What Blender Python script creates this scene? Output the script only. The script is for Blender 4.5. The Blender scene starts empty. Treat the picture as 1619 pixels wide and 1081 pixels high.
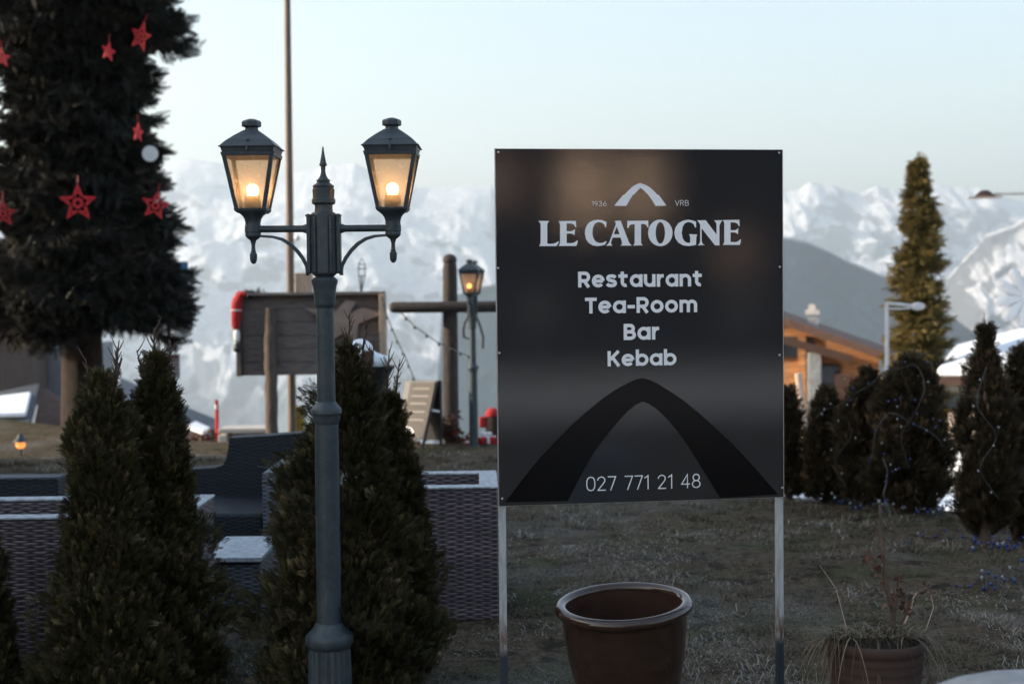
import bpy, bmesh, math, random
import numpy as np
from mathutils import Vector, Matrix, Euler
from mathutils.geometry import tessellate_polygon

S = bpy.context.scene
COL = S.collection
R = math.radians
random.seed(7)
rng = np.random.default_rng(11)

# ------------------------------------------------------------------ camera, sky, sun, exposure
FPX, CX, CY = 2248.6, 809.5, 540.5          # focal length and centre in the photograph's pixels
PITCH, ROLL, EYE = 80.0 / 2248.6, 0.0105, 1.6
cd = bpy.data.cameras.new("camera"); cam = bpy.data.objects.new("camera", cd); COL.objects.link(cam)
cd.lens = 50; cd.sensor_width = 36; cd.clip_start = 0.05; cd.clip_end = 60000
F = Vector((0, math.cos(PITCH), -math.sin(PITCH)))
R0 = Vector((1, 0, 0)); U0 = Vector((0, math.sin(PITCH), math.cos(PITCH)))
U = U0 * math.cos(ROLL) + R0 * math.sin(ROLL); RT = R0 * math.cos(ROLL) - U0 * math.sin(ROLL)
cam.matrix_world = Matrix(((RT.x, U.x, -F.x, 0), (RT.y, U.y, -F.y, 0), (RT.z, U.z, -F.z, EYE), (0, 0, 0, 1)))
cd.dof.use_dof = True; cd.dof.focus_distance = 5.2; cd.dof.aperture_fstop = 3.0
S.camera = cam

SUN_EL, SUN_AZ = 17.0, 268.0                 # degrees; azimuth clockwise from +Y, so 270 is due left
W = bpy.data.worlds.new("World"); S.world = W; W.use_nodes = True
nt = W.node_tree; bg = nt.nodes["Background"]
sky = nt.nodes.new("ShaderNodeTexSky"); sky.sky_type = 'NISHITA'; sky.sun_disc = False
sky.sun_elevation = R(SUN_EL); sky.sun_rotation = R(SUN_AZ)
sky.altitude = 800; sky.air_density = 1.25; sky.dust_density = 5.0; sky.ozone_density = 1.0
nt.links.new(sky.outputs[0], bg.inputs[0]); bg.inputs[1].default_value = 0.15
sd = bpy.data.lights.new("sun", 'SUN'); sun = bpy.data.objects.new("sun", sd); COL.objects.link(sun)
sd.energy = 5.0; sd.angle = R(0.53); sd.color = (1.0, 0.86, 0.68)
SDIR = Vector((math.sin(R(SUN_AZ)) * math.cos(R(SUN_EL)), math.cos(R(SUN_AZ)) * math.cos(R(SUN_EL)), math.sin(R(SUN_EL))))
sun.rotation_euler = SDIR.to_track_quat('Z', 'Y').to_euler(); sun.location = SDIR * 50
S.view_settings.view_transform = 'Standard'; S.view_settings.look = 'None'
S.view_settings.gamma = 1; S.view_settings.exposure = 1.30
try:
    S.cycles.use_denoising = True; S.cycles.max_bounces = 8; S.cycles.transparent_max_bounces = 12
    S.cycles.sample_clamp_indirect = 6; S.cycles.caustics_reflective = False; S.cycles.caustics_refractive = False
except Exception:
    pass

# ------------------------------------------------------------------ helpers
def ray(px, py):
    return RT * ((px - CX) / FPX) + U * (-(py - CY) / FPX) + F
def at(px, py, Y):
    d = ray(px, py); return Vector((0, 0, EYE)) + d * (Y / d.y)
def ppm(Y): return FPX / Y

class MB:
    """collects shapes, then becomes one mesh object"""
    def __init__(s): s.v = []; s.f = []
    def add(s, vs, fs):
        n = len(s.v); s.v += [tuple(v) for v in vs]; s.f += [tuple(i + n for i in f) for f in fs]; return s
    def box(s, c, d, m=None):
        x, y, z = d[0] / 2, d[1] / 2, d[2] / 2
        vs = [Vector((sx * x, sy * y, sz * z)) for sx in (-1, 1) for sy in (-1, 1) for sz in (-1, 1)]
        if m is not None: vs = [m @ v for v in vs]
        c = Vector(c); vs = [v + c for v in vs]
        return s.add(vs, [(0, 1, 3, 2), (4, 6, 7, 5), (0, 4, 5, 1), (2, 3, 7, 6), (0, 2, 6, 4), (1, 5, 7, 3)])
    def hexa(s, lo, hi):
        """8 corners: four below, four above, both counter-clockwise from above"""
        return s.add(list(lo) + list(hi), [(3, 2, 1, 0), (4, 5, 6, 7), (0, 1, 5, 4), (1, 2, 6, 5), (2, 3, 7, 6), (3, 0, 4, 7)])
    def lathe(s, prof, c=(0, 0, 0), n=24, rot=0.0, flute=None, cap=True):
        c = Vector(c); vs = []; fs = []; m = len(prof)
        for (z, r) in prof:
            for k in range(n):
                a = 2 * math.pi * k / n + rot; rr = r
                if flute and k % 2: rr = r * flute
                vs.append((c.x + rr * math.cos(a), c.y + rr * math.sin(a), c.z + z))
        for i in range(m - 1):
            for k in range(n):
                k2 = (k + 1) % n; q = (i * n + k, i * n + k2, (i + 1) * n + k2, (i + 1) * n + k)
                fs.append(q if prof[-1][0] > prof[0][0] else q[::-1])
        if cap:
            fs.append(tuple(range(n))[::-1]); fs.append(tuple((m - 1) * n + k for k in range(n)))
        return s.add(vs, fs)
    def tube(s, pts, r, n=8, cap=True):
        pts = [Vector(p) for p in pts]; m = len(pts)
        rs = r if isinstance(r, (list, tuple)) else [r] * m
        vs = []; fs = []; prev = None
        for i, p in enumerate(pts):
            t = (pts[min(i + 1, m - 1)] - pts[max(i - 1, 0)]).normalized()
            if prev is None:
                a = t.orthogonal().normalized()
            else:
                a = (prev - t * prev.dot(t)); a = a.normalized() if a.length > 1e-6 else t.orthogonal().normalized()
            prev = a; b = t.cross(a)
            for k in range(n):
                an = 2 * math.pi * k / n; vs.append(p + (a * math.cos(an) + b * math.sin(an)) * rs[i])
        for i in range(m - 1):
            for k in range(n):
                k2 = (k + 1) % n; fs.append((i * n + k, i * n + k2, (i + 1) * n + k2, (i + 1) * n + k))
        if cap:
            fs.append(tuple(range(n))[::-1]); fs.append(tuple((m - 1) * n + k for k in range(n)))
        return s.add(vs, fs)
    def bar(s, pts, w, d, wdir):
        """strip of rectangular section along pts: w across wdir, d across the other way"""
        pts = [Vector(p) for p in pts]; m = len(pts); vs = []; fs = []; wd = Vector(wdir).normalized()
        ds = d if isinstance(d, (list, tuple)) else [d] * m
        for i, p in enumerate(pts):
            t = (pts[min(i + 1, m - 1)] - pts[max(i - 1, 0)]).normalized(); nn = t.cross(wd).normalized()
            for (a, b) in ((-1, -1), (1, -1), (1, 1), (-1, 1)): vs.append(p + wd * (a * w / 2) + nn * (b * ds[i] / 2))
        for i in range(m - 1):
            for k in range(4):
                k2 = (k + 1) % 4; fs.append((i * 4 + k, i * 4 + k2, i * 4 + 4 + k2, i * 4 + 4 + k))
        fs.append((3, 2, 1, 0)); fs.append(tuple((m - 1) * 4 + k for k in range(4)))
        return s.add(vs, fs)
    def ball(s, c, r, n=14, m=9, sq=(1, 1, 1)):
        c = Vector(c); vs = [c + Vector((0, 0, -r * sq[2]))]; fs = []
        for i in range(1, m):
            a = math.pi * i / m - math.pi / 2
            for k in range(n):
                b = 2 * math.pi * k / n
                vs.append(c + Vector((r * sq[0] * math.cos(a) * math.cos(b), r * sq[1] * math.cos(a) * math.sin(b), r * sq[2] * math.sin(a))))
        vs.append(c + Vector((0, 0, r * sq[2]))); top = len(vs) - 1
        for k in range(n):
            k2 = (k + 1) % n; fs.append((0, 1 + k2, 1 + k)); fs.append((top, 1 + (m - 2) * n + k, 1 + (m - 2) * n + k2))
            for i in range(m - 2): fs.append((1 + i * n + k, 1 + i * n + k2, 1 + (i + 1) * n + k2, 1 + (i + 1) * n + k))
        return s.add(vs, fs)
    def plate(s, loops, to3, thick):
        """flat outline (first loop, then holes) with thickness; to3(x, y, t) gives the point at depth t"""
        flat = [[Vector((p[0], p[1], 0)) for p in lp] for lp in loops]
        tris = tessellate_polygon(flat); al = [p for lp in loops for p in lp]; n = len(al)
        vs = [to3(p[0], p[1], 0) for p in al] + [to3(p[0], p[1], thick) for p in al]; fs = []
        for t in tris: fs.append(tuple(t)); fs.append(tuple(i + n for i in t)[::-1])
        o = 0
        for lp in loops:
            k = len(lp)
            for i in range(k): j = (i + 1) % k; fs.append((o + i, o + j, n + o + j, n + o + i))
            o += k
        return s.add(vs, fs)
    def build(s, name, mt, parent=None, smooth=35, bevel=0):
        me = bpy.data.meshes.new(name); me.from_pydata(s.v, [], s.f); me.update()
        bm = bmesh.new(); bm.from_mesh(me); bmesh.ops.recalc_face_normals(bm, faces=bm.faces); bm.to_mesh(me); bm.free()
        o = bpy.data.objects.new(name, me); COL.objects.link(o)
        if mt is not None: me.materials.append(mt)
        if parent is not None: o.parent = parent
        if smooth:
            me.polygons.foreach_set("use_smooth", [True] * len(me.polygons)); me.set_sharp_from_angle(angle=R(smooth))
        if bevel:
            b = o.modifiers.new("bevel", 'BEVEL'); b.width = bevel; b.segments = 2; b.limit_method = 'ANGLE'; b.angle_limit = R(40)
        return o

def npmesh(name, V, Q, mt, parent=None, tint=None, smooth=False):
    """quads from numpy arrays; tint is one number per vertex"""
    me = bpy.data.meshes.new(name); V = np.asarray(V, np.float32); Q = np.asarray(Q, np.int32)
    k = Q.shape[1]
    me.vertices.add(len(V)); me.vertices.foreach_set("co", V.ravel())
    me.loops.add(Q.size); me.loops.foreach_set("vertex_index", Q.ravel())
    me.polygons.add(len(Q)); me.polygons.foreach_set("loop_start", np.arange(0, Q.size, k, dtype=np.int32))
    me.polygons.foreach_set("loop_total", np.full(len(Q), k, np.int32))
    if tint is not None:
        a = me.attributes.new("tint", 'FLOAT', 'POINT'); a.data.foreach_set("value", np.asarray(tint, np.float32))
    me.update(calc_edges=True); me.validate()
    if smooth: me.polygons.foreach_set("use_smooth", np.ones(len(Q), bool))
    me.materials.append(mt)
    o = bpy.data.objects.new(name, me); COL.objects.link(o)
    if parent is not None: o.parent = parent
    return o

def tag(o, label=None, cat=None, group=None, kind=None):
    for k, v in (("label", label), ("category", cat), ("group", group), ("kind", kind)):
        if v: o[k] = v
    return o
def thing(name, loc, label, cat, group=None, rz=0.0):
    o = bpy.data.objects.new(name, None); COL.objects.link(o); o.empty_display_size = 0.1
    o.location = loc; o.rotation_euler = (0, 0, rz); return tag(o, label, cat, group)
def copy_tree(o, parent=None):
    c = o.copy(); COL.objects.link(c)
    if parent is not None: c.parent = parent
    for ch in list(o.children): copy_tree(ch, c)
    return c

# ------------------------------------------------------------------ materials
class NT:
    def __init__(s, name):
        s.m = bpy.data.materials.new(name); s.m.use_nodes = True; s.t = s.m.node_tree
        s.b = s.t.nodes["Principled BSDF"]; s.out = s.t.nodes["Material Output"]
    def n(s, typ, **kw):
        x = s.t.nodes.new("ShaderNode" + typ)
        for k, v in kw.items():
            if k in x.inputs.keys(): x.inputs[k].default_value = v
            else: setattr(x, k, v)
        return x
    def l(s, a, b): s.t.links.new(a, b)
    def math(s, op, a, b=None, c=None):
        x = s.n("Math", operation=op)
        for i, v in enumerate((a, b, c)):
            if v is None: continue
            if isinstance(v, (int, float)): x.inputs[i].default_value = v
            else: s.l(v, x.inputs[i])
        return x.outputs[0]
    def mix(s, f, a, b):
        x = s.n("MixRGB")
        for i, v in enumerate((f, a, b)):
            if isinstance(v, (int, float)): x.inputs[i].default_value = v
            elif isinstance(v, tuple): x.inputs[i].default_value = (*v, 1)
            else: s.l(v, x.inputs[i])
        return x.outputs[0]
    def noise(s, scale, detail=4, vec=None, rough=0.55):
        x = s.n("TexNoise"); x.inputs["Scale"].default_value = scale; x.inputs["Detail"].default_value = detail
        x.inputs["Roughness"].default_value = rough
        if vec is not None: s.l(vec, x.inputs["Vector"])
        return x.outputs[0]
    def ramp(s, f, lo, hi):
        x = s.n("MapRange"); x.inputs[1].default_value = lo; x.inputs[2].default_value = hi; x.clamp = True; s.l(f, x.inputs[0]); return x.outputs[0]
    def coord(s, which="Object", scale=None):
        c = s.n("TexCoord").outputs[which]
        if scale:
            mp = s.n("Mapping"); mp.inputs["Scale"].default_value = scale; s.l(c, mp.inputs["Vector"]); c = mp.outputs[0]
        return c
    def bump(s, h, strength, dist=0.01):
        x = s.n("Bump"); x.inputs["Strength"].default_value = strength; x.inputs["Distance"].default_value = dist
        s.l(h, x.inputs["Height"]); s.l(x.outputs[0], s.b.inputs["Normal"])
    def set(s, **kw):
        for k, v in kw.items():
            i = s.b.inputs[k.replace("_", " ")]
            if isinstance(v, tuple): i.default_value = (*v, 1)
            elif isinstance(v, (int, float)): i.default_value = v
            else: s.l(v, i)
        return s

def pm(name, c1, c2=None, rough=0.6, metal=0.0, scale=20, stretch=None, bump=0.15, bdist=0.003, spec=0.5, lo=0.35, hi=0.65):
    """two colours broken up by noise, with a bump of the same grain"""
    k = NT(name); c2 = c2 or tuple(x * 0.75 for x in c1)
    v = k.coord("Object", stretch); f = k.noise(scale, 6, v)
    k.set(Base_Color=k.mix(k.ramp(f, lo, hi), c1, c2), Roughness=rough, Metallic=metal, Specular_IOR_Level=spec)
    if bump: k.bump(k.noise(scale * 3, 4, v), bump, bdist)
    return k.m
def glow(name, col, strength):
    k = NT(name); k.set(Base_Color=col, Emission_Color=col, Emission_Strength=float(strength)); return k.m
def leafmat(name, ca, cb, cc, trans=0.35, rough=0.6):
    """foliage: tint 0..1 runs between the three colours; a little light passes through"""
    k = NT(name); a = k.n("Attribute", attribute_name="tint").outputs["Fac"]
    c = k.mix(k.ramp(a, 0.0, 0.55), ca, cb); c = k.mix(k.ramp(a, 0.8, 1.0), c, cc)
    k.set(Base_Color=c, Roughness=rough, Specular_IOR_Level=0.25)
    t = k.n("BsdfTranslucent"); k.l(c, t.inputs[0]); mx = k.n("MixShader"); mx.inputs[0].default_value = trans
    k.l(k.b.outputs[0], mx.inputs[1]); k.l(t.outputs[0], mx.inputs[2]); k.l(mx.outputs[0], k.out.inputs[0])
    return k.m

M = {}
def iron():
    k = NT("dark iron paint"); v = k.coord("Object"); a = k.noise(14, 6, v, 0.65); b = k.noise(60, 5, v); w = k.noise(9, 7, k.coord("Object", (3, 3, .5)), 0.7)
    c = k.mix(k.ramp(a, 0.4, 0.7), (0.0309, 0.0454, 0.0544), (0.0544, 0.067, 0.0761)); c = k.mix(k.math('MULTIPLY', k.ramp(b, 0.6, 0.75), 0.45), c, (0.128, 0.136, 0.141))
    c = k.mix(k.math('MULTIPLY', k.ramp(w, 0.58, 0.68), 0.55), c, (0.10, 0.105, 0.10)); c = k.mix(k.math('MULTIPLY', k.ramp(w, 0.40, 0.33), 0.6), c, (0.012, 0.014, 0.015))
    k.set(Base_Color=c, Roughness=k.math('MULTIPLY_ADD', w, 0.5, 0.22), Specular_IOR_Level=0.45); k.bump(b, 0.12, 0.004); return k.m
M['iron'] = iron()
def wicker(name, c1, c2, cm):
    """woven strands: rows over and under upright stakes, wobbling and unevenly faded"""
    k = NT(name); v = k.coord("Object"); sp = k.n("SeparateXYZ"); k.l(v, sp.inputs[0])
    nn = k.n("SeparateXYZ"); g = k.n("TexCoord"); k.l(g.outputs["Normal"], nn.inputs[0])
    st = k.math('GREATER_THAN', k.math('ABSOLUTE', nn.outputs[2]), 0.6); inv = k.math('SUBTRACT', 1.0, st)
    u = k.math('ADD', sp.outputs[0], k.math('MULTIPLY', sp.outputs[1], inv)); w = k.math('ADD', sp.outputs[2], k.math('MULTIPLY', sp.outputs[1], st))
    wob = k.math('MULTIPLY', k.math('SUBTRACT', k.noise(11, 4, v), 0.5), 0.022); w = k.math('ADD', w, wob); u = k.math('ADD', u, k.math('MULTIPLY', wob, 0.8))
    rw = k.math('DIVIDE', w, 0.0115); row = k.math('FLOOR', rw); par = k.math('MULTIPLY', k.math('MODULO', row, 2.0), math.pi)
    su = k.math('SINE', k.math('ADD', k.math('MULTIPLY', u, 2 * math.pi / 0.085), par)); sv = k.math('ABSOLUTE', k.math('SINE', k.math('MULTIPLY', rw, math.pi)))
    hgt = k.math('MULTIPLY', k.math('POWER', sv, 0.6), k.math('MULTIPLY_ADD', su, 0.42, 0.58))
    cb = k.n("CombineXYZ"); k.l(row, cb.inputs[0]); wn = k.n("TexWhiteNoise"); k.l(cb.outputs[0], wn.inputs["Vector"])
    c = k.mix(wn.outputs["Value"], c1, c2); c = k.mix(k.ramp(hgt, 0.65, 0.15), c, cm); c = k.mix(k.math('MULTIPLY', k.ramp(k.noise(4, 4, v), 0.45, 0.7), 0.4), c, cm)
    k.set(Base_Color=c, Roughness=0.5, Specular_IOR_Level=0.35); k.bump(hgt, 0.7, 0.005); return k.m
M['wicker'] = wicker("grey wicker", (0.27, 0.215, 0.235), (0.14, 0.112, 0.125), (0.033, 0.028, 0.033))
M['darkwicker'] = wicker("dark wicker", (0.0196, 0.028, 0.042), (0.0126, 0.0182, 0.028), (0.0056, 0.007, 0.0112))
def frosted(name, base):
    k = NT(name); v = k.coord("Object"); f = k.ramp(k.noise(35, 6, v), 0.25, 0.6)
    k.set(Base_Color=k.mix(f, base, (0.46, 0.5, 0.54)), Roughness=0.7); k.bump(k.noise(120, 4, v), 0.4, 0.004); return k.m
M['frost'] = frosted("frosted wicker rim", (0.134, 0.134, 0.152))
def panel():
    k = NT("sign plate"); v = k.coord("Object"); f = k.noise(3, 3, v)
    k.set(Base_Color=k.mix(f, (0.022, 0.023, 0.026), (0.028, 0.029, 0.032)), Roughness=k.math('MULTIPLY_ADD', f, 0.03, 0.02), Specular_IOR_Level=0.55)
    k.bump(k.math('ADD', k.noise(230, 2, v), k.math('MULTIPLY', k.noise(5, 2, v), 2.5)), 0.05, 0.002); return k.m
M['panel'] = panel()
M['arch'] = pm("black vinyl", (0.003, 0.003, 0.004), (0.005, 0.005, 0.006), rough=0.14, bump=0.04, scale=60, spec=0.2)
M['vinyl'] = pm("white vinyl", (0.9, 0.9, 0.92), (0.85, 0.85, 0.88), rough=0.4, bump=0.03, scale=50)
M['alu'] = pm("raw aluminium", (0.62, 0.63, 0.65), (0.45, 0.46, 0.48), rough=0.38, metal=0.85, scale=12, stretch=(6, 6, 1), bump=0.05)
def legmat():
    k = NT("weathered post"); v = k.coord("Object"); sp = k.n("SeparateXYZ"); k.l(v, sp.inputs[0]); n = k.noise(9, 6, k.coord("Object", (8, 8, 1.5)))
    z = k.math('ADD', sp.outputs[2], k.math('MULTIPLY', k.math('SUBTRACT', n, 0.5), 0.10))
    rust = k.math('MULTIPLY', k.ramp(z, 0.50, 0.36), k.ramp(n, 0.35, 0.6))
    c = k.mix(k.ramp(n, 0.35, 0.7), (0.56, 0.58, 0.6), (0.36, 0.38, 0.4)); c = k.mix(rust, c, (0.17, 0.085, 0.05))
    low = k.ramp(z, 0.33, 0.30); c = k.mix(low, c, (0.05, 0.065, 0.085))
    k.set(Base_Color=c, Roughness=0.45, Metallic=0.35); k.bump(n, 0.1, 0.003); return k.m
M['leg'] = legmat()
M['steel'] = pm("zinc screw", (0.6, 0.6, 0.62), (0.4, 0.4, 0.42), rough=0.3, metal=0.9, bump=0)
def glaze():
    k = NT("brown glaze"); v = k.coord("Object"); sp = k.n("SeparateXYZ"); k.l(v, sp.inputs[0])
    a = k.noise(7, 5, k.coord("Object", (1, 1, 2.5))); b = k.noise(160, 3, v)
    c = k.mix(k.ramp(a, 0.35, 0.65), (0.046, 0.025, 0.018), (0.030, 0.017, 0.013)); c = k.mix(k.math('MULTIPLY', k.ramp(b, 0.62, 0.72), 0.5), c, (0.0744, 0.0391, 0.0242))
    k.set(Base_Color=c, Roughness=k.math('MULTIPLY_ADD', a, 0.16, 0.05), Specular_IOR_Level=0.6); k.bump(a, 0.08, 0.01); return k.m
M['glaze'] = glaze()
def terracotta():
    k = NT("terracotta"); v = k.coord("Object"); a = k.noise(11, 6, v); b = k.noise(4, 4, v)
    c = k.mix(k.ramp(a, 0.35, 0.65), (0.0605, 0.0316, 0.0251), (0.0419, 0.0232, 0.0186)); c = k.mix(k.ramp(b, 0.6, 0.66), c, (0.112, 0.0837, 0.0794))
    k.set(Base_Color=c, Roughness=0.8); k.bump(a, 0.25, 0.004); return k.m
M['terracotta'] = terracotta()
M['soil'] = pm("soil", (0.042, 0.0336, 0.028), (0.07, 0.056, 0.0448), rough=0.95, scale=30, bump=0.8, bdist=0.01)
def pane():
    k = NT("frosted lamp pane"); v = k.coord("Object"); d = k.ramp(k.noise(40, 6, v), 0.58, 0.72)
    tr = k.n("BsdfTransparent"); tr.inputs[0].default_value = (0.95, 0.80, 0.66, 1)
    tl = k.n("BsdfTranslucent"); tl.inputs[0].default_value = (0.92, 0.72, 0.54, 1)
    df = k.n("BsdfGlossy"); df.inputs["Roughness"].default_value = 0.25; df.inputs[0].default_value = (0.5, 0.5, 0.5, 1)
    m1 = k.n("MixShader"); k.l(k.math('MULTIPLY_ADD', d, 0.3, 0.34), m1.inputs[0]); k.l(tr.outputs[0], m1.inputs[1]); k.l(tl.outputs[0], m1.inputs[2])
    m2 = k.n("MixShader"); m2.inputs[0].default_value = 0.05; k.l(m1.outputs[0], m2.inputs[1]); k.l(df.outputs[0], m2.inputs[2]); k.l(m2.outputs[0], k.out.inputs[0]); return k.m
M['pane'] = pane()
M['bulb'] = glow("warm bulb", (1.0, 0.62, 0.26), 11)
M['bulbdim'] = glow("dim warm bulb", (1.0, 0.45, 0.14), 2.2)
M['socket'] = pm("lamp socket", (0.156, 0.102, 0.06), (0.108, 0.072, 0.042), rough=0.5, bump=0.05)
M['bark'] = pm("bark", (0.044, 0.0265, 0.02), (0.0176, 0.0118, 0.00941), rough=0.95, scale=9, stretch=(3, 3, 0.7), bump=1.0, bdist=0.03)
M['twig'] = pm("twig", (0.117, 0.078, 0.0585), (0.065, 0.0442, 0.0351), rough=0.9, scale=40, bump=0.2)
M['thuja'] = leafmat("thuja leaves", (0.014, 0.014, 0.006), (0.062, 0.054, 0.021), (0.20, 0.15, 0.075), 0.12)
M['thuja_far'] = leafmat("hedge leaves", (0.018, 0.016, 0.009), (0.065, 0.049, 0.027), (0.19, 0.12, 0.07), 0.3)
M['spruce'] = leafmat("spruce needles", (0.010, 0.0105, 0.008), (0.034, 0.031, 0.024), (0.10, 0.085, 0.065), 0.05)
M['goldspruce'] = leafmat("olive spruce needles", (0.06, 0.052, 0.018), (0.19, 0.14, 0.042), (0.34, 0.24, 0.09), 0.2)
M['wood'] = pm("grey boards", (0.224, 0.181, 0.168), (0.121, 0.0978, 0.0926), rough=0.85, scale=7, stretch=(1.2, 6, 14), bump=0.5, bdist=0.006)
M['woodpost'] = pm("grey post wood", (0.143, 0.109, 0.0882), (0.063, 0.0487, 0.0403), rough=0.85, scale=7, stretch=(8, 8, 1), bump=0.6, bdist=0.008)
M['palewood'] = pm("pale wood", (0.525, 0.4, 0.312), (0.375, 0.275, 0.213), rough=0.8, scale=8, stretch=(8, 8, 1), bump=0.3)
M['orangewood'] = pm("honey larch boards", (0.62, 0.29, 0.115), (0.33, 0.143, 0.06), rough=0.7, scale=3, stretch=(1, 1, 9), bump=0.3, bdist=0.01)
M['brownwood'] = pm("dark brown wood", (0.085, 0.04, 0.025), (0.05, 0.025, 0.017), rough=0.75, scale=5, stretch=(1, 1, 6), bump=0.3)
M['rooftile'] = pm("brown roofing", (0.16, 0.085, 0.06), (0.10, 0.055, 0.042), rough=0.8, scale=12, bump=0.4, bdist=0.02)
M['slate'] = pm("grey roofing", (0.075, 0.085, 0.10), (0.05, 0.058, 0.07), rough=0.6, scale=5, stretch=(6, 1, 1), bump=0.3, bdist=0.02)
M['greywall'] = pm("grey brown boards", (0.13, 0.10, 0.09), (0.10, 0.08, 0.072), rough=0.85, scale=3, stretch=(6, 6, 0.6), bump=0.2)
M['stone'] = pm("pale granite", (0.34, 0.357, 0.374), (0.238, 0.246, 0.255), rough=0.85, scale=12, bump=0.5, bdist=0.006)
M['plaster'] = pm("pale plaster", (0.62, 0.58, 0.54), (0.5, 0.47, 0.44), rough=0.9, scale=6, bump=0.2)
M['snow'] = pm("snow", (0.86, 0.88, 0.91), (0.78, 0.81, 0.86), rough=0.65, scale=4, bump=0.5, bdist=0.03)
M['white'] = pm("white paint", (0.8, 0.8, 0.8), (0.72, 0.72, 0.73), rough=0.4, scale=10, bump=0.03)
M['black'] = pm("black paint", (0.012, 0.012, 0.014), (0.02, 0.02, 0.022), rough=0.5, scale=20, bump=0.05)
M['red'] = pm("red felt", (0.413, 0.0165, 0.0188), (0.3, 0.0112, 0.015), rough=0.85, scale=30, bump=0.3)
M['redpaint'] = pm("red paint", (0.62, 0.008, 0.018), (0.5, 0.006, 0.014), rough=0.45, scale=20, bump=0.05)
M['yellow'] = pm("yellow plastic", (0.372, 0.252, 0.018), (0.3, 0.198, 0.018), rough=0.5, scale=14, bump=0.05)
M['blue'] = pm("blue enamel", (0.02, 0.12, 0.26), (0.02, 0.10, 0.2), rough=0.4, scale=14, bump=0.03)
M['greymetal'] = pm("grey metal", (0.3, 0.32, 0.34), (0.22, 0.24, 0.26), rough=0.45, metal=0.4, scale=14, bump=0.05)
M['rustpole'] = pm("brown steel pole", (0.17, 0.115, 0.085), (0.11, 0.075, 0.058), rough=0.55, scale=9, stretch=(3, 3, 0.4), bump=0.1)
M['window'] = pm("dark glass", (0.02, 0.024, 0.03), (0.03, 0.034, 0.04), rough=0.08, scale=2, bump=0)
M['warmdim'] = glow("dim lit window", (0.9, 0.55, 0.36), 0.7)
M['warmwin'] = glow("lit window", (1.0, 0.66, 0.42), 2.2)
M['skin'] = pm("cloth face", (0.55, 0.33, 0.24), (0.5, 0.3, 0.22), rough=0.8, scale=10, bump=0.05)
M['cable'] = pm("pale cable", (0.042, 0.042, 0.045), (0.066, 0.066, 0.069), rough=0.6, scale=30, bump=0.05)
M['darkcable'] = pm("dark cable", (0.006, 0.0066, 0.0075), (0.009, 0.009, 0.0105), rough=0.6, scale=30, bump=0.05)
def led(name, base, em, s):
    k = NT(name); k.set(Base_Color=base, Emission_Color=em, Emission_Strength=s, Roughness=0.2); return k.m
M['led'] = led("blue led", (0.01, 0.03, 0.14), (0.03, 0.12, 1.0), 0.009)
M['ledw'] = led("clear led", (0.2, 0.22, 0.25), (0.75, 0.85, 1.0), 0.01)
M['paper'] = pm("chalk board paper", (0.109, 0.0944, 0.0832), (0.0856, 0.0743, 0.066), rough=0.8, scale=5, stretch=(1, 1, 6), bump=0.1)
M['brownleaf'] = leafmat("dry leaves", (0.06, 0.03, 0.02), (0.13, 0.06, 0.04), (0.2, 0.1, 0.07), 0.25)
M['amber'] = glow("amber globe", (0.9, 0.32, 0.08), .5)
M['redleaf'] = leafmat("dark red leaves", (0.10, 0.006, 0.01), (0.34, 0.012, 0.02), (0.5, 0.05, 0.05), 0.3)

# ------------------------------------------------------------------ terrain and mountains
TAB = rng.random((256, 256))
def vnoise(x, y):
    xi = np.floor(x).astype(int); yi = np.floor(y).astype(int); fx = x - xi; fy = y - yi
    fx = fx * fx * (3 - 2 * fx); fy = fy * fy * (3 - 2 * fy); g = lambda a, b: TAB[a & 255, b & 255]
    return (g(xi, yi) * (1 - fx) + g(xi + 1, yi) * fx) * (1 - fy) + (g(xi, yi + 1) * (1 - fx) + g(xi + 1, yi + 1) * fx) * fy
def fbm(x, y, o=5, ridged=False):
    t = 0; a = 1.0; s = 0
    for k in range(o):
        n = vnoise(x + 17.3 * k, y - 9.1 * k); n = 1 - np.abs(2 * n - 1) if ridged else n
        t = t + a * n; s += a; a *= 0.5; x = x * 2.03; y = y * 2.03
    return t / s
def sst(t): t = np.clip(t, 0, 1); return t * t * (3 - 2 * t)
def H(x, y):
    x = np.asarray(x, float); y = np.asarray(y, float)
    a = x / np.maximum(y, 4.0)
    ye = np.interp(a, [-0.5, -0.36, -0.31, -0.25, -0.2, -0.14, -0.09, 0.05, 0.10, 0.17, 0.24, 0.30, 0.5], [20, 18.8, 17.2, 15.6, 15.4, 15.4, 15.2, 15.0, 13.0, 11.2, 10.6, 9.9, 9.5])
    d = np.maximum(y - ye, 0)
    wl = sst((-0.14 - a) / 0.06); wr = sst((a - 0.06) / 0.05)
    z = -(1 - wl - wr) * 0.36 * d - wl * (1.4 * sst(d / 5) + 0.05 * d) - wr * (0.75 * sst(d / 1.6) + 0.012 * d)
    z = z - 0.34 * np.maximum(y - 48, 0)
    z = np.where(z < -700, -700 - 220 * (1 - np.exp((z + 700) / 220)), z)
    near = np.exp(-((y - 8) / 12.0) ** 2) * np.exp(-(x / 9.0) ** 2)
    return z + near * ((fbm(x * 1.1, y * 1.1, 4) - 0.5) * 0.14 + (fbm(x * 3.5, y * 3.5, 3) - 0.5) * 0.028)
def grid_mesh(name, X, Y, Z, mt):
    n, m = X.shape; V = np.stack([X, Y, Z], -1).reshape(-1, 3); i = np.arange(n * m).reshape(n, m)
    Q = np.stack([i[:-1, :-1], i[:-1, 1:], i[1:, 1:], i[1:, :-1]], -1).reshape(-1, 4)
    return npmesh(name, V, Q, mt, smooth=True)
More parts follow.
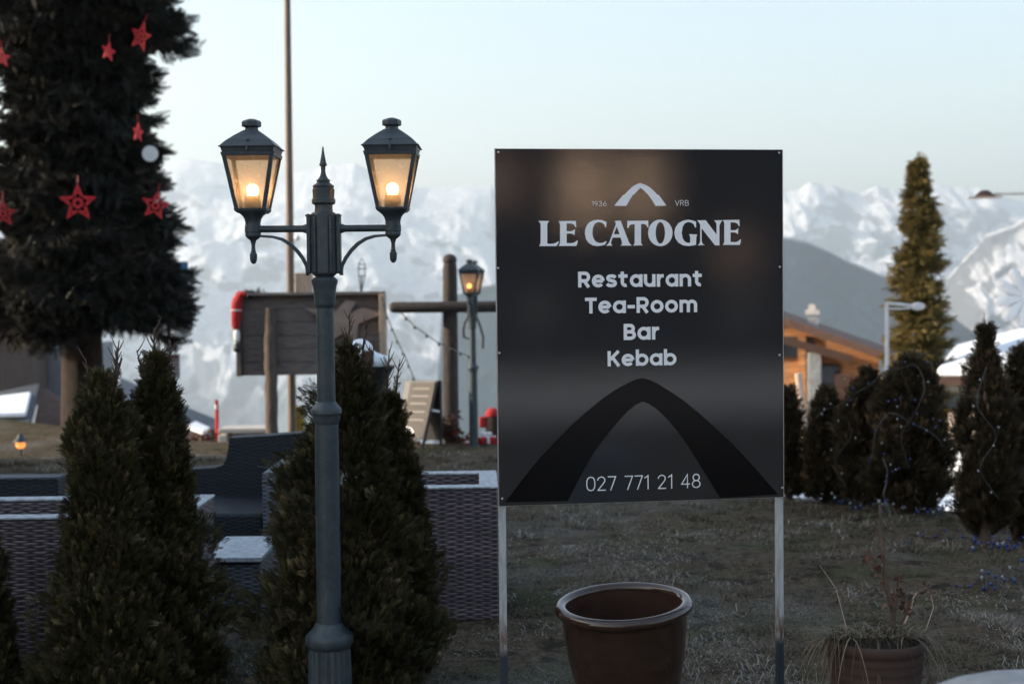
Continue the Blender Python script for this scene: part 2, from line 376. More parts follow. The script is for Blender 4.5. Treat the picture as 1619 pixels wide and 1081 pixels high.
def ground_mat():
    k = NT("frosty dry lawn"); v = k.coord("Object"); a = k.noise(1.3, 5, v); b = k.noise(22, 6, v, 0.65); c = k.noise(0.8, 5, v, 0.6); e = k.noise(90, 5, v, 0.7)
    col = k.mix(k.ramp(b, 0.35, 0.65), (0.063, 0.0486, 0.0342), (0.154, 0.122, 0.09)); col = k.mix(k.math('MULTIPLY', k.ramp(a, 0.47, 0.6), 0.7), col, (0.072, 0.0756, 0.036))
    t7 = k.noise(5, 6, v, 0.7); col = k.mix(k.math('MULTIPLY', k.ramp(t7, 0.52, 0.60), 0.75), col, (0.018, 0.015, 0.012)); col = k.mix(k.math('MULTIPLY', k.ramp(e, 0.5, 0.62), 0.6), col, (0.02, 0.016, 0.012))
    fr = k.math('MULTIPLY', k.ramp(c, 0.48, 0.62), k.ramp(e, 0.55, 0.42)); col = k.mix(k.math('MULTIPLY', fr, 0.5), col, (0.24, 0.25, 0.26))
    sp = k.n("SeparateXYZ"); k.l(v, sp.inputs[0]); f = k.noise(0.004, 8, v)
    far = k.mix(k.ramp(f, 0.46, 0.56), (0.03, 0.04, 0.035), (0.6, 0.62, 0.65))
    k.l(k.mix(k.ramp(sp.outputs[1], 35, 80), col, far), k.b.inputs["Base Color"]); k.set(Roughness=0.95, Specular_IOR_Level=0.05)
    k.bump(k.math('ADD', b, k.math('MULTIPLY', e, 0.8)), 1.0, 0.02); return k.m
M['ground'] = ground_mat()
tx = np.linspace(-1, 1, 520); ux = np.sinh(tx * math.asinh(9000 / 1.6)) * 1.6
ty0, ty1 = -math.asinh(3000 / 1.6), math.asinh(11300 / 1.6); uy = np.sinh(np.linspace(ty0, ty1, 520)) * 1.6 + 8
GX, GY = np.meshgrid(ux, uy)
tag(grid_mesh("ground", GX, GY, H(GX, GY), M['ground']), kind="structure")

def mountain_mat(name, rock, snow, forest, snowline, treeline, spread):
    k = NT(name); g = k.n("NewGeometry"); nz = k.n("SeparateXYZ"); k.l(g.outputs["Normal"], nz.inputs[0]); ps = k.n("SeparateXYZ"); k.l(g.outputs["Position"], ps.inputs[0])
    v = k.coord("Object"); a = k.noise(0.006, 9, v, 0.7); b = k.noise(0.03, 6, v, 0.65)
    st = k.math('ADD', nz.outputs[2], k.math('MULTIPLY', k.math('SUBTRACT', a, 0.5), 0.9)); st = k.math('ADD', st, k.math('MULTIPLY', k.math('SUBTRACT', b, 0.5), 0.35))
    c = k.mix(k.ramp(st, snowline - 0.04, snowline + 0.04), rock, snow)
    zz = k.math('ADD', ps.outputs[2], k.math('MULTIPLY', k.math('SUBTRACT', a, 0.5), spread * 2)); zz = k.math('ADD', zz, k.math('MULTIPLY', k.math('SUBTRACT', b, 0.5), spread))
    c = k.mix(k.ramp(zz, treeline + 60, treeline - 60), c, forest)
    c = k.mix(k.math('MULTIPLY', k.ramp(b, 0.5, 0.62), 0.4), c, tuple(x * 0.45 for x in forest))
    k.set(Base_Color=c, Roughness=0.9, Specular_IOR_Level=0.1); k.bump(b, 0.9, 25); return k.m
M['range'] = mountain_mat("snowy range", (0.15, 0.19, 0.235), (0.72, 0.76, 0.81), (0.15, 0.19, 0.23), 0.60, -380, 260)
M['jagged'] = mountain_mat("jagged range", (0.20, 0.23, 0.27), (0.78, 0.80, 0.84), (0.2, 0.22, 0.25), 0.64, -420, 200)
M['bigpeak'] = mountain_mat("rocky snow face", (0.16, 0.165, 0.18), (0.74, 0.75, 0.78), (0.16, 0.17, 0.18), 0.62, -420, 150)
M['hazed_woods'] = mountain_mat("haze-blued forest slope", (0.02, 0.05, 0.075), (0.36, 0.42, 0.48), (0.006, 0.032, 0.055), 0.86, 55, 70)  # haze blue is put into the ridge's own rock and forest colours
def mountain(name, D, sky_pts, depth, base, amp, mt, p=1.0, scale=900.0, n=760, m=170, jag=0.25, lo=-150, hi=1800, back=0.12):
    pxs = np.linspace(lo, hi, n); yy = np.interp(pxs, [q[0] for q in sky_pts], [q[1] for q in sky_pts])
    s = np.concatenate([np.linspace(-back, 0, 14)[:-1], np.linspace(0, 1, m)])
    P, Sg = np.meshgrid(pxs, s); hz = (460 - (yy + (pxs - CX) * 0.0105)) / FPX * D; kr = np.exp(-np.linspace(-2.2, 2.2, 91) ** 2); hs = np.convolve(np.pad(hz, 45, mode='edge'), kr / kr.sum(), 'valid')
    kk = np.clip(np.abs(Sg) * 7, 0, 1); h = hz[None] * (1 - kk) + hs[None] * kk + EYE
    X = (P - CX) / FPX * D; Y = D * (1 - depth * Sg)
    f = np.clip(Sg, 0, 1) ** p; Z = h * (1 - f) + base * f + np.where(Sg < 0, Sg / back * 0.35 * (h - base), 0)
    env = np.clip(jag * .7 + np.abs(Sg) * 1.6, 0, 1) * np.clip((1.05 - Sg) * 4, 0.2, 1)
    w1 = fbm(X / 900 + 3, Y / 900, 3) * 500; r = (fbm(X / scale + 31, Y / scale + 7, 4, True) - 0.72) * 0.55 + (fbm((X + w1) / scale * 2.6 + 5, (Y - w1) / scale * 1.6 + 2, 6, True) - 0.66) * 0.75
    Z = Z + r * amp * env
    Y = Y + (fbm(X / scale * 1.7 + 5, Y / scale * 1.7, 5) - 0.5) * amp * 1.2 * np.clip(np.abs(Sg) * 6, 0, 1)
    return tag(grid_mesh(name, X, Y, Z, mt), kind="structure")
mountain("mountain_range", 8200, [(-700, 520), (0, 290), (230, 268), (262, 255), (300, 253), (345, 258), (400, 272), (455, 276), (520, 264), (565, 258), (610, 284), (660, 298), (720, 297), (780, 292), (900, 520), (1000, 420), (1100, 560), (2300, 700)],
         0.42, -900, 330, M['range'], 0.9, 650.0, jag=0.12)
mountain("jagged_mountains", 9200, [(-700, 700), (900, 480), (1040, 520), (1150, 300), (1240, 304), (1290, 290), (1330, 292), (1360, 300), (1395, 296), (1440, 304), (1480, 292), (1530, 296), (1580, 310), (1619, 318), (1800, 300), (2300, 520)],
         0.34, -900, 620, M['jagged'], 0.85, 600.0, jag=0.22)
mountain("rocky_mountain", 5200, [(-700, 900), (1330, 760), (1440, 520), (1486, 455), (1534, 398), (1562, 368), (1600, 356), (1619, 346), (1700, 310), (1900, 300), (2300, 340)],
         0.30, -900, 330, M['bigpeak'], 0.85, 450.0, jag=0.12, lo=1200)
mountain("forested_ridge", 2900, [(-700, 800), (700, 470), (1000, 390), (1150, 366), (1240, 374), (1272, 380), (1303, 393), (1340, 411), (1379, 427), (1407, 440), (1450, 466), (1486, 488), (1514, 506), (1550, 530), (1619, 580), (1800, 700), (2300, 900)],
         0.42, -780, 90, M['hazed_woods'], 0.95, 260.0, jag=0.12, lo=700)

# ------------------------------------------------------------------ the air of the valley
def haze():
    m = bpy.data.materials.new("valley haze"); m.use_nodes = True; t = m.node_tree; t.nodes.remove(t.nodes["Principled BSDF"])
    v = t.nodes.new("ShaderNodeVolumePrincipled"); v.inputs["Color"].default_value = (0.74, 0.87, 1.0, 1); v.inputs["Density"].default_value = HAZE
    v.inputs["Anisotropy"].default_value = 0.25; t.links.new(v.outputs[0], t.nodes["Material Output"].inputs["Volume"])
    o = MB().box((0, 4400, 30), (20000, 15200, 2140)).build("haze", m, smooth=0); tag(o, kind="stuff"); o.display_type = 'WIRE'
HAZE = 1.55e-4
haze()

# ------------------------------------------------------------------ buildings
def gable_house(name, label, w, d, hw, hr, wallm, roofm, loc, rz, over=0.5, snow=None, thick=0.16):
    """gable front towards local -Y, ridge along Y; returns the root"""
    t = thing(name, loc, label, "house", None, rz)
    b = MB(); x = w / 2
    b.hexa([(-x, 0, -3), (x, 0, -3), (x, d, -3), (-x, d, -3)], [(-x, 0, hw), (x, 0, hw), (x, d, hw), (-x, d, hw)])
    b.add([(-x, 0, hw), (x, 0, hw), (0, 0, hr), (-x, d, hw), (x, d, hw), (0, d, hr)], [(0, 1, 2), (5, 4, 3), (0, 2, 5, 3), (1, 4, 5, 2)])
    b.build("wall", wallm, t)
    sl = (hr - hw) / x; xo = x + over; zo = hw - over * sl
    r = MB()
    for sg in (-1, 1):
        lo = [(0, -over, hr + 0.01), (sg * xo, -over, zo + 0.01), (sg * xo, d + over, zo + 0.01), (0, d + over, hr + 0.01)]
        r.hexa(lo, [(p[0], p[1], p[2] + thick) for p in lo])
    ro = r.build("roof", roofm, t, smooth=0)
    if snow:
        s = MB()
        for sg in (-1, 1):
            lo = [(0, -over + 0.05, hr + thick + 0.014), (sg * (xo - 0.05), -over + 0.05, zo + thick + 0.014 + 0.05 * sl), (sg * (xo - 0.05), d + over - 0.05, zo + thick + 0.014 + 0.05 * sl), (0, d + over - 0.05, hr + thick + 0.014)]
            s.hexa(lo, [(p[0], p[1], p[2] + snow) for p in lo])
        s.build("roof_snow", M['snow'], ro, bevel=0.06)
    return t

# the restaurant behind the camera and the neighbour on the left: they shade the lawn and mirror in the sign
t = thing("restaurant_building", (7, -15, 0), "wooden restaurant house across the yard with two lit windows, mirrored in the sign", "restaurant")
MB().box((0, -4, 2.35), (16, 8, 4.7)).build("wall", M['brownwood'], t)
b = MB(); b.hexa([(-9, -9, 4.71), (9, -9, 4.71), (9, 1.2, 4.71), (-9, 1.2, 4.71)], [(-9, -9, 5.1), (9, -9, 5.1), (9, -4, 8.6), (-9, -4, 6.4)])
b.build("roof", M['rooftile'], t)
for (wx, wz, ww, wh, mt) in ((0.15, 3.5, 0.62, 1.25, 'warmwin'), (1.3, 3.5, 0.5, 1.25, 'warmwin'), (-1.5, 3.6, 0.6, 0.8, 'warmdim'), (3.2, 2.3, 0.35, 0.75, 'warmdim'), (-0.75, 1.25, 0.5, 0.42, 'plaster'), (3.4, 1.2, 0.5, 0.42, 'plaster'), (-4.5, 1.9, 1.2, 1.4, 'window')):
    f = MB().box((wx, 0.03, wz), (ww + 0.2, 0.06, wh + 0.2)).build("window_frame" if mt != 'plaster' else "wall_plate", M['palewood'], t)
    MB().box((wx, 0.07, wz), (ww, 0.03, wh)).build("pane" if mt != 'plaster' else "plate", M[mt], f)
t = thing("neighbour_house", (-8.2, 13.6, 0), "dark wooden neighbour house out of the frame, shading the lawn", "house")
MB().box((-5, -6.6, 1.5), (10, 13.2, 7.0)).build("wall", M['brownwood'], t)
b = MB(); b.hexa([(-11, -13.6, 5.01), (0.3, -13.6, 5.01), (0.3, 0.2, 5.01), (-11, 0.2, 5.01)], [(-6, -13.6, 6.5), (-5, -13.6, 6.5), (-5, 0.2, 6.5), (-6, 0.2, 6.5)])
b.build("roof", M['rooftile'], t)

# chalet behind the hedge
c = at(1150, 600, 30)
ch = gable_house("chalet", "honey coloured wooden chalet with brown overhanging roof right behind the sign", 6.6, 5.0, at(1385, 582, 30).z + 0.25 , at(1150, 478, 30).z, M['orangewood'], M['rooftile'], (c.x - 0.2, 30, 0), R(-12), over=0.4)
def chalet_bits():
    inv = ch.rotation_euler.to_matrix().inverted()
    def loc(px, py, dy=0.0):
        """the point of the gable plane seen at a pixel, in the house's own axes"""
        nrm = ch.rotation_euler.to_matrix() @ Vector((0, -1, 0)); d = ray(px, py); o = Vector((0, 0, EYE))
        k = (ch.location - o).dot(nrm) / d.dot(nrm); p = inv @ (o + d * k - ch.location); p.y += dy; return p
    p = loc(1288, 625, -0.16); MB().box((p.x, p.y, p.z - 0.9), (0.28, 0.30, 3.6)).build("pillar", M['stone'], ch, bevel=0.02)
    for (px, py, w, h) in ((1252, 549, 0.75, 0.34), (1305, 600, 0.5, 0.55)):
        q = loc(px, py, -0.03); f = MB().box(q, (w + 0.12, 0.06, h + 0.12)).build("window", M['brownwood'], ch); MB().box((q.x, q.y - 0.035, q.z), (w, 0.03, h)).build("pane", M['window'], f)
    for (px0, py0, px1, py1) in ((1238, 536, 1345, 566),):
        a, e = loc(px0, py0, -0.35), loc(px1, py1, -0.35); MB().bar([a, e], 0.14, 0.16, (0, 1, 0)).build("beam", M['brownwood'], ch)
    q = loc(1268, 560, -0.05); MB().box((q.x, q.y, q.z - 1.2), (0.16, 0.10, 3.2)).build("post", M['orangewood'], ch)
    q = loc(1325, 585, 0.2); MB().box((q.x + 0.1, q.y - 0.9, q.z - 0.4), (0.35, 0.25, 0.7)).build("bracket", M['brownwood'], ch)
    q = loc(1286, 520, 1.6); b = MB().box((q.x, q.y, q.z - 0.25), (0.24, 0.3, 1.0)); cm = b.build("chimney", M['stone'], ch)
    MB().box((q.x - 0.02, q.y, q.z + 0.32), (0.30, 0.36, 0.10)).box((q.x - 0.03, q.y, q.z + 0.43), (0.15, 0.2, 0.13)).build("chimney_cap", M['plaster'], cm)
chalet_bits()

# the house with a snowy roof on the right
def snow_house():
    e0 = at(1480, 607, 23); x0 = e0.x; ze = e0.z - 0.03; w = 9.0
    t = thing("snowy_house", (x0, 23, 0), "house with a thick snow covered roof and balcony behind the right hedge", "house", None, R(-19))
    MB().box((w / 2 + 0.55, 4.4, ze / 2 - 0.9), (w - 1.1, 7.2, ze + 1.8)).build("wall", M['orangewood'], t)
    zr = at(1760, 470, 28).z
    lo = [(0, 0, ze), (w, 0, ze), (w, 9, ze), (0, 9, ze)]; b = MB(); b.hexa(lo, [(p[0], p[1], p[2] + 0.14) for p in lo])
    ro = b.build("roof", M['brownwood'], t)
    s = MB(); s.add([(0, 0, ze + .144), (w, 0, ze + .144), (w, 9, ze + .144), (0, 9, ze + .144), (0.02, 0.0, ze + .30), (w, 0, ze + .30), (w, 9, ze + .30), (0.02, 9, ze + .30), (3.4, 4.5, zr), (w - 2.5, 4.5, zr)],
                    [(3, 2, 1, 0), (0, 1, 5, 4), (1, 2, 6, 5), (2, 3, 7, 6), (3, 0, 4, 7), (4, 5, 9, 8), (5, 6, 9), (6, 7, 8, 9), (7, 4, 8)])
    s.build("roof_snow", M['snow'], ro, bevel=0.1)
    zb = at(1495, 690, 23).z; b = MB().box((w / 2 + 0.1, 0.3, zb - 0.12), (w - 0.2, 1.0, 0.14)).box((w / 2 + 0.1, -0.18, zb + 0.36), (w - 0.2, 0.07, 0.08)); bal = b.build("balcony", M['palewood'], t)
    r = MB(); [r.box((0.25 + k * 0.16, -0.18, zb + 0.14), (0.09, 0.04, 0.36)) for k in range(54)]; r.build("railing", M['palewood'], bal)
    for xx in (1.9, 3.3): f = MB().box((xx, 0.77, ze - 0.75), (0.8, 0.06, 0.9)).build("window", M['palewood'], t); MB().box((xx, 0.73, ze - 0.75), (0.66, 0.03, 0.76)).build("pane", M['window'], f)
    [MB().bar([(0.5 + k * 1.3, 0.78, ze - 0.55), (0.5 + k * 1.3, 0.12, ze - 0.02)], 0.1, 0.1, (1, 0, 0)).build("strut", M['brownwood'], t) for k in range(6)]
snow_house()

# low roofs on the left, further down the hill
def left_house():
    Y = 36.0; t = thing("hillside_house", (at(60, 600, Y).x, Y, 0), "low grey brown house with sloping metal roofs behind the big spruce", "house")
    L = lambda px, py, y: at(px, py, y) - t.location
    b = MB(); a, c, e, f = L(-160, 590, Y), L(57, 508, Y + 1), L(57, 640, Y + 1), L(-160, 690, Y)
    q = [a, c, e, f]; b.add(q + [p + Vector((0, 3, 0)) for p in q], [(0, 1, 2, 3), (7, 6, 5, 4), (0, 4, 5, 1), (1, 5, 6, 2), (2, 6, 7, 3), (3, 7, 4, 0)]); b.build("wall", M['greywall'], t)
    b = MB(); q = [L(-160, 584, Y - .3), L(59, 502, Y + .7), L(59, 510, Y + .7), L(-160, 594, Y - .3)]; b.add(q + [p + Vector((0, 4, 0.1)) for p in q], [(0, 1, 2, 3), (7, 6, 5, 4), (0, 4, 5, 1), (1, 5, 6, 2), (2, 6, 7, 3), (3, 7, 4, 0)]); b.build("verge", M['slate'], t)
    b = MB(); q = [L(57, 545, Y + 2), L(130, 545, Y + 2), L(130, 640, Y + 2), L(57, 640, Y + 2)]; b.add(q + [p + Vector((0, 3, 0)) for p in q], [(0, 1, 2, 3), (7, 6, 5, 4), (0, 4, 5, 1), (1, 5, 6, 2), (2, 6, 7, 3), (3, 7, 4, 0)]); b.build("side_wall", M['greymetal'], t)
    b = MB(); q = [L(-160, 670, Y - 3), L(-160, 652, Y - .5), L(62, 606, Y - .4), L(46, 668, Y - 3)]; b.add(q + [p + Vector((0, 0, -.25)) for p in q], [(0, 1, 2, 3), (7, 6, 5, 4), (0, 4, 5, 1), (1, 5, 6, 2), (2, 6, 7, 3), (3, 7, 4, 0)]); ro = b.build("roof", M['slate'], t)
    up = Vector((0, -0.02, 0.06)); b = MB(); q = [L(-160, 668, Y - 2.9) + up, L(-160, 657, Y - 1) + up, L(50, 630, Y - 1.2) + up, L(42, 664, Y - 2.8) + up, ]; b.add(q + [p + Vector((0, 0, .12)) for p in q], [(3, 2, 1, 0), (4, 5, 6, 7), (0, 1, 5, 4), (1, 2, 6, 5), (2, 3, 7, 6), (3, 0, 4, 7)]); b.build("roof_snow", M['snow'], ro, bevel=0.04)
    b = MB(); q = [L(64, 616, Y - .5), L(110, 650, Y - .8), L(110, 690, Y - .8), L(50, 690, Y - 2.4)]; b.add(q + [p + Vector((0, .5, 0)) for p in q], [(0, 1, 2, 3), (7, 6, 5, 4), (0, 4, 5, 1), (1, 5, 6, 2), (2, 6, 7, 3), (3, 7, 4, 0)]); b.build("gable", M['brownwood'], t)
left_house()
def low_roof():
    Y = 30.0; t = thing("low_house", (at(300, 670, Y).x, Y, -6), "house below the lawn edge showing only its grey sheet roof", "house")
    L = lambda px, py, y: at(px, py, y) - t.location
    q = [L(190, 596, Y + 1), L(272, 634, Y + 1), L(346, 664, Y + .5), L(330, 694, Y - 2.5), L(180, 694, Y - 2.5)]
    b = MB(); b.add(q + [p + Vector((0, 0, -.2)) for p in q], [(0, 1, 2, 3, 4), (9, 8, 7, 6, 5)] + [(i, (i + 1) % 5, 5 + (i + 1) % 5, 5 + i) for i in range(5)]); ro = b.build("roof", M['slate'], t)
    b = MB(); q = [p + Vector((0, -0.02, 0.03)) for p in (L(296, 680, Y - 1.3), L(310, 673, Y - .8), L(332, 683, Y - 1.2), L(322, 689, Y - 2))]; b.add(q + [p + Vector((0, 0, .07)) for p in q], [(3, 2, 1, 0), (4, 5, 6, 7), (0, 1, 5, 4), (1, 2, 6, 5), (2, 3, 7, 6), (3, 0, 4, 7)]); b.build("roof_snow", M['snow'], ro)
    b = MB(); w0 = L(346, 668, Y - 1); b.box((w0.x - 2.3, 0.2, w0.z / 2 - 0.4), (4.2, 2.6, w0.z - 0.2)); b.build("wall", M['greywall'], t)
low_roof()
# snowy street beyond the right hedge
xs, ys = np.meshgrid(np.linspace(1.9, 13, 70), np.linspace(12.0, 22.5, 60)); edge = fbm(xs * .9, ys * .9, 4)
tag(grid_mesh("snowy_road", xs, ys, H(xs, ys) + 0.02 + 0.05 * edge, M['snow']), kind="structure")
xs, ys = np.meshgrid(np.linspace(-7.5, 60, 110), np.linspace(-45, -6.5, 90)); edge = fbm(xs * .5 + 9, ys * .5, 4)
tag(grid_mesh("added_bounce_snow", xs, ys, H(xs, ys) + 0.10 * (edge - .40) + .03 * np.clip(-ys - 5, 0, 4), M['snow']), kind="structure")  # added unseen snow sheet behind the camera, bounces light onto the sign

# ------------------------------------------------------------------ foliage makers
def diamonds(parts):
    """flat leaf pieces in the XZ plane from (x, z, angle, length, width)"""
    V = []; 
    for (x, z, a, L, w) in parts:
        dx, dz = math.sin(a), math.cos(a); px, pz = dz, -dx
        V += [(x, 0, z), (x + dx * L * .5 + px * w / 2, 0.02 * L, z + dz * L * .5 + pz * w / 2), (x + dx * L, 0, z + dz * L), (x + dx * L * .5 - px * w / 2, -0.02 * L, z + dz * L * .5 - pz * w / 2)]
    return np.array(V)
def thuja_spray():
    P = [(0, 0, 0, .55, .05), (0, .45, 0.05, .55, .055)]
    for i, z in enumerate((.10, .26, .42, .57, .71, .84)):
        for sg in (-1, 1):
            L = .50 * (1 - z * .62); a = sg * (0.80 - .25 * z); P.append((0, z, a, L, .055))
            if i < 5: P.append((math.sin(a) * L * .45, z + math.cos(a) * L * .45, a - sg * .6, L * .55, .05))
    return diamonds(P)
def needle_spray():
    P = [(0, 0, 0, 1.0, .055)]
    for z in (.06, .16, .26, .36, .46, .56, .66, .76, .86):
        for sg in (-1, 1): P.append((0, z, sg * .85, .32 * (1.15 - z), .05))
    A = diamonds(P); B = A.copy(); B[:, [0, 1]] = B[:, [1, 0]]
    return np.concatenate([A, B[8:]])
TH, NS = thuja_spray(), needle_spray()
def unit(a): return a / np.maximum(np.linalg.norm(a, axis=-1, keepdims=True), 1e-9)
def scatter(tmpl, pos, axis, size, roll=None):
    """copies of a leaf template at pos, pointing along axis; returns vertices and quads"""
    m = len(pos); axis = unit(axis); rnd = rng.normal(size=(m, 3)) if roll is None else roll
    X = unit(np.cross(axis, rnd)); Y = np.cross(axis, X)
    V = pos[:, None, :] + size[:, None, None] * (tmpl[None, :, 0:1] * X[:, None, :] + tmpl[None, :, 1:2] * Y[:, None, :] + tmpl[None, :, 2:3] * axis[:, None, :])
    return V.reshape(-1, 3), np.arange(m * len(tmpl)).reshape(-1, 4)
def thuja(name, loc, prof, n, label, group, mt='thuja', size=(0.032, 0.064), twigs=(), gap=0.0, cat="shrub", bits=(), core=0.5, rough=1.25):
    """prof: (height, radius) pairs; twigs: bare leaders (x, z0, dx, z1); bits: stray side boughs (x, y, z, radius, count)"""
    n = int(n * 3.2); t = thing(name, loc, label, cat, group); s_ = size[1]; h = [max(p[0] - s_ * .55 * (p[0] / prof[-1][0]), 0) for p in prof]; r = [max(p[1] - s_ * .42, .012) for p in prof]; sd = rng.random() * 90
    hh = rng.uniform(h[0], h[-1], n * 3); rr = np.interp(hh, h, r); keep = rng.random(n * 3) < (rr / max(r) * 0.85 + 0.15); hh = hh[keep][:n]; rr = rr[keep][:n]; m = len(hh)
    an = rng.uniform(0, 2 * math.pi, m); lob = fbm(np.cos(an) * 2 + sd + hh * 1.5, np.sin(an) * 2 + hh * 9 + sd, 3) - 0.5
    q = 1 - np.abs(rng.normal(0, 0.22, m)); q = np.clip(q, 0.2, 1); rad = rr * q * (1 + lob * rough)
    pos = np.stack([np.cos(an) * rad, np.sin(an) * rad, hh + lob * 0.05], -1); ax = np.stack([np.cos(an), np.sin(an), np.zeros(m)], -1)
    if gap: k = fbm(pos[:, 0] * 6 + sd, pos[:, 2] * 6 + pos[:, 1] * 6, 3) > gap; pos = pos[k]; ax = ax[k]; q = q[k]; m = len(pos)
    axis = ax * rng.uniform(0.15, 0.8, (m, 1)) + np.array([0, 0, 1]) * rng.uniform(0.45, 1.1, (m, 1)) + rng.normal(0, 0.3, (m, 3)); sz = rng.uniform(*size, m)
    tint = np.clip(rng.normal(0.42, 0.24, m) + (fbm(pos[:, 0] * 7 + sd, pos[:, 2] * 7, 3) - 0.5) * 0.7, 0, 0.95)
    for (bx, by, bz, br, bc) in bits:
        d = unit(rng.normal(size=(bc, 3))) * br * rng.random((bc, 1)) ** 0.5; d[:, 2] *= 1.15; pos = np.concatenate([pos, d + np.array([bx, by, bz])])
        axis = np.concatenate([axis, np.array([np.sign(bx) * 0.7, -0.1, 0.55]) + rng.normal(0, 0.35, (bc, 3))]); sz = np.concatenate([sz, rng.uniform(*size, bc)]); tint = np.concatenate([tint, rng.uniform(0.1, 0.7, bc)])
    for (x0, z0, dx, z1) in twigs:
        c = 22; f = rng.uniform(0.0, 0.6, c); pos = np.concatenate([pos, np.stack([x0 + dx * f, rng.normal(0, .006, c), z0 + (z1 - z0) * f], -1)])
        axis = np.concatenate([axis, np.array([0, 0, 1.0]) + rng.normal(0, .45, (c, 3))]); sz = np.concatenate([sz, rng.uniform(.018, .042, c)]); tint = np.concatenate([tint, rng.uniform(.6, 1, c)])
    V, Q = scatter(TH, pos, axis, sz); tz = np.tile(np.clip(TH[:, 2], 0, 1.1) * .42 - .20 + np.abs(TH[:, 0]) * .3, len(tint)); npmesh("foliage", V, Q, M[mt], t, np.clip(np.repeat(tint, len(TH)) + tz, 0, 1))
    b = MB(); b.tube([(0, 0, -0.05), (0.01, 0, h[-1] * .5), (0, 0.01, h[-1] * .92)], [0.035, 0.022, 0.005], 7)
    for k in range(36):
        z = rng.uniform(0.05, 0.85) * h[-1]; a = rng.uniform(0, 6.28); R1 = np.interp(z, h, r) * 0.85
        b.tube([(0, 0, z), (math.cos(a) * R1 * .5, math.sin(a) * R1 * .5, z + R1 * .35), (math.cos(a) * R1, math.sin(a) * R1, z + R1 * .95)], [0.009, 0.006, 0.002], 4)
    for (x0, z0, dx, z1) in twigs:
        b.tube([(x0, 0, z0), (x0 + dx * .6, 0, (z0 + z1) / 2), (x0 + dx, 0, z1)], [0.006, 0.0045, 0.0022], 5)
        for k in range(14):
            f = rng.uniform(.2, .97); a = rng.uniform(0, 6.28); L = rng.uniform(.02, .06); p = Vector((x0 + dx * f, 0, z0 + (z1 - z0) * f)); e = p + Vector((math.cos(a) * L * .6, math.sin(a) * L * .6, L)); b.tube([p, (p + e) / 2 + Vector((0, 0, -.004)), e], [.0032, .0026, .0016], 4)
    b.build("trunk", M['twig'], t)
    return t
def spruce(name, loc, prof, tr, htop, n_br, per, label, mt='spruce', droop=0.5, size=(0.16, 0.30), hang=0.7, cat="tree", zlow=0.0, lenvar=(0.72, 1.08)):
    """prof: (height, branch length) pairs; boughs leave the trunk, dip and carry hanging sprays"""
    t = thing(name, loc, label, cat); h = [p[0] for p in prof]; r = [p[1] for p in prof]; P = []; A = []; T = []; Z = []; b = MB()
    zb = rng.uniform(h[0], h[-1], n_br)
    for z in zb:
        L = np.interp(z, h, r) * rng.uniform(*lenvar); a = rng.uniform(0, 2 * math.pi); d = np.array([math.cos(a), math.sin(a), 0]); k = max(6, int(per * (0.35 + L)))
        lift = rng.uniform(-0.05, 0.16); f = rng.uniform(0.12, 1.0, k) ** 0.7; up = lift * f * 2 - droop * f * f + 0.16 * np.maximum(f - .8, 0) * 4
        C = d[None] * (f * L)[:, None] + np.array([0, 0, 1])[None] * (z + up * L)[:, None]
        side = np.array([-d[1], d[0], 0]); C = C + side[None] * (rng.normal(0, 0.16, k) * L * (0.35 + f * .5))[:, None] + rng.normal(0, 0.025, (k, 3))
        ax = d[None] * rng.uniform(0.1, 0.9, (k, 1)) + np.array([0, 0, -1]) * rng.uniform(hang * .3, hang, (k, 1)) + side[None] * rng.normal(0, .45, (k, 1)) + rng.normal(0, .2, (k, 3))
        tip = f > .93; ax[tip] = d[None] + rng.normal(0, .3, (tip.sum(), 3)) + np.array([0, 0, .15])
        P.append(C); A.append(ax); Z.append(rng.uniform(*size, k)); T.append(np.clip(rng.normal(0.35, .22, k) + rng.normal(0, .16), 0, 1))
        if L > .35:
            pt = lambda f: (d[0] * f * L, d[1] * f * L, z + (lift * f * 2 - droop * f * f) * L); b.tube([pt(.0), pt(.4), pt(.75), pt(.97)], [.022 * L ** .5 + .006, .014, .009, .004], 5)
    P = np.concatenate(P); A = np.concatenate(A); Z = np.concatenate(Z); T = np.concatenate(T)
    c = 60; P = np.concatenate([P, np.stack([rng.normal(0, .03, c), rng.normal(0, .03, c), rng.uniform(h[-1] - .5 * size[1], h[-1] + .1, c)], -1)]); A = np.concatenate([A, np.array([0, 0, 1.0]) + rng.normal(0, .5, (c, 3))]); Z = np.concatenate([Z, rng.uniform(size[0] * .4, size[0] * .8, c)]); T = np.concatenate([T, rng.uniform(.2, .8, c)])
    V, Q = scatter(NS, P, A, Z); npmesh("crown", V, Q, M[mt], t, np.repeat(T, len(NS)))
    zz = np.linspace(zlow, htop, 14); trp = [(float(q), float(tr * (1 - (q - zlow) / (htop - zlow) * .97) * (1 + .45 * math.exp(-(q - zlow) * 3.5)))) for q in zz]
    b2 = MB(); b2.lathe(trp, n=18); b2.v += b.v; k = len(b2.v) - len(b.v); b2.f += [tuple(i + k for i in f) for f in b.f]; b2.build("trunk", M['bark'], t)
    return t

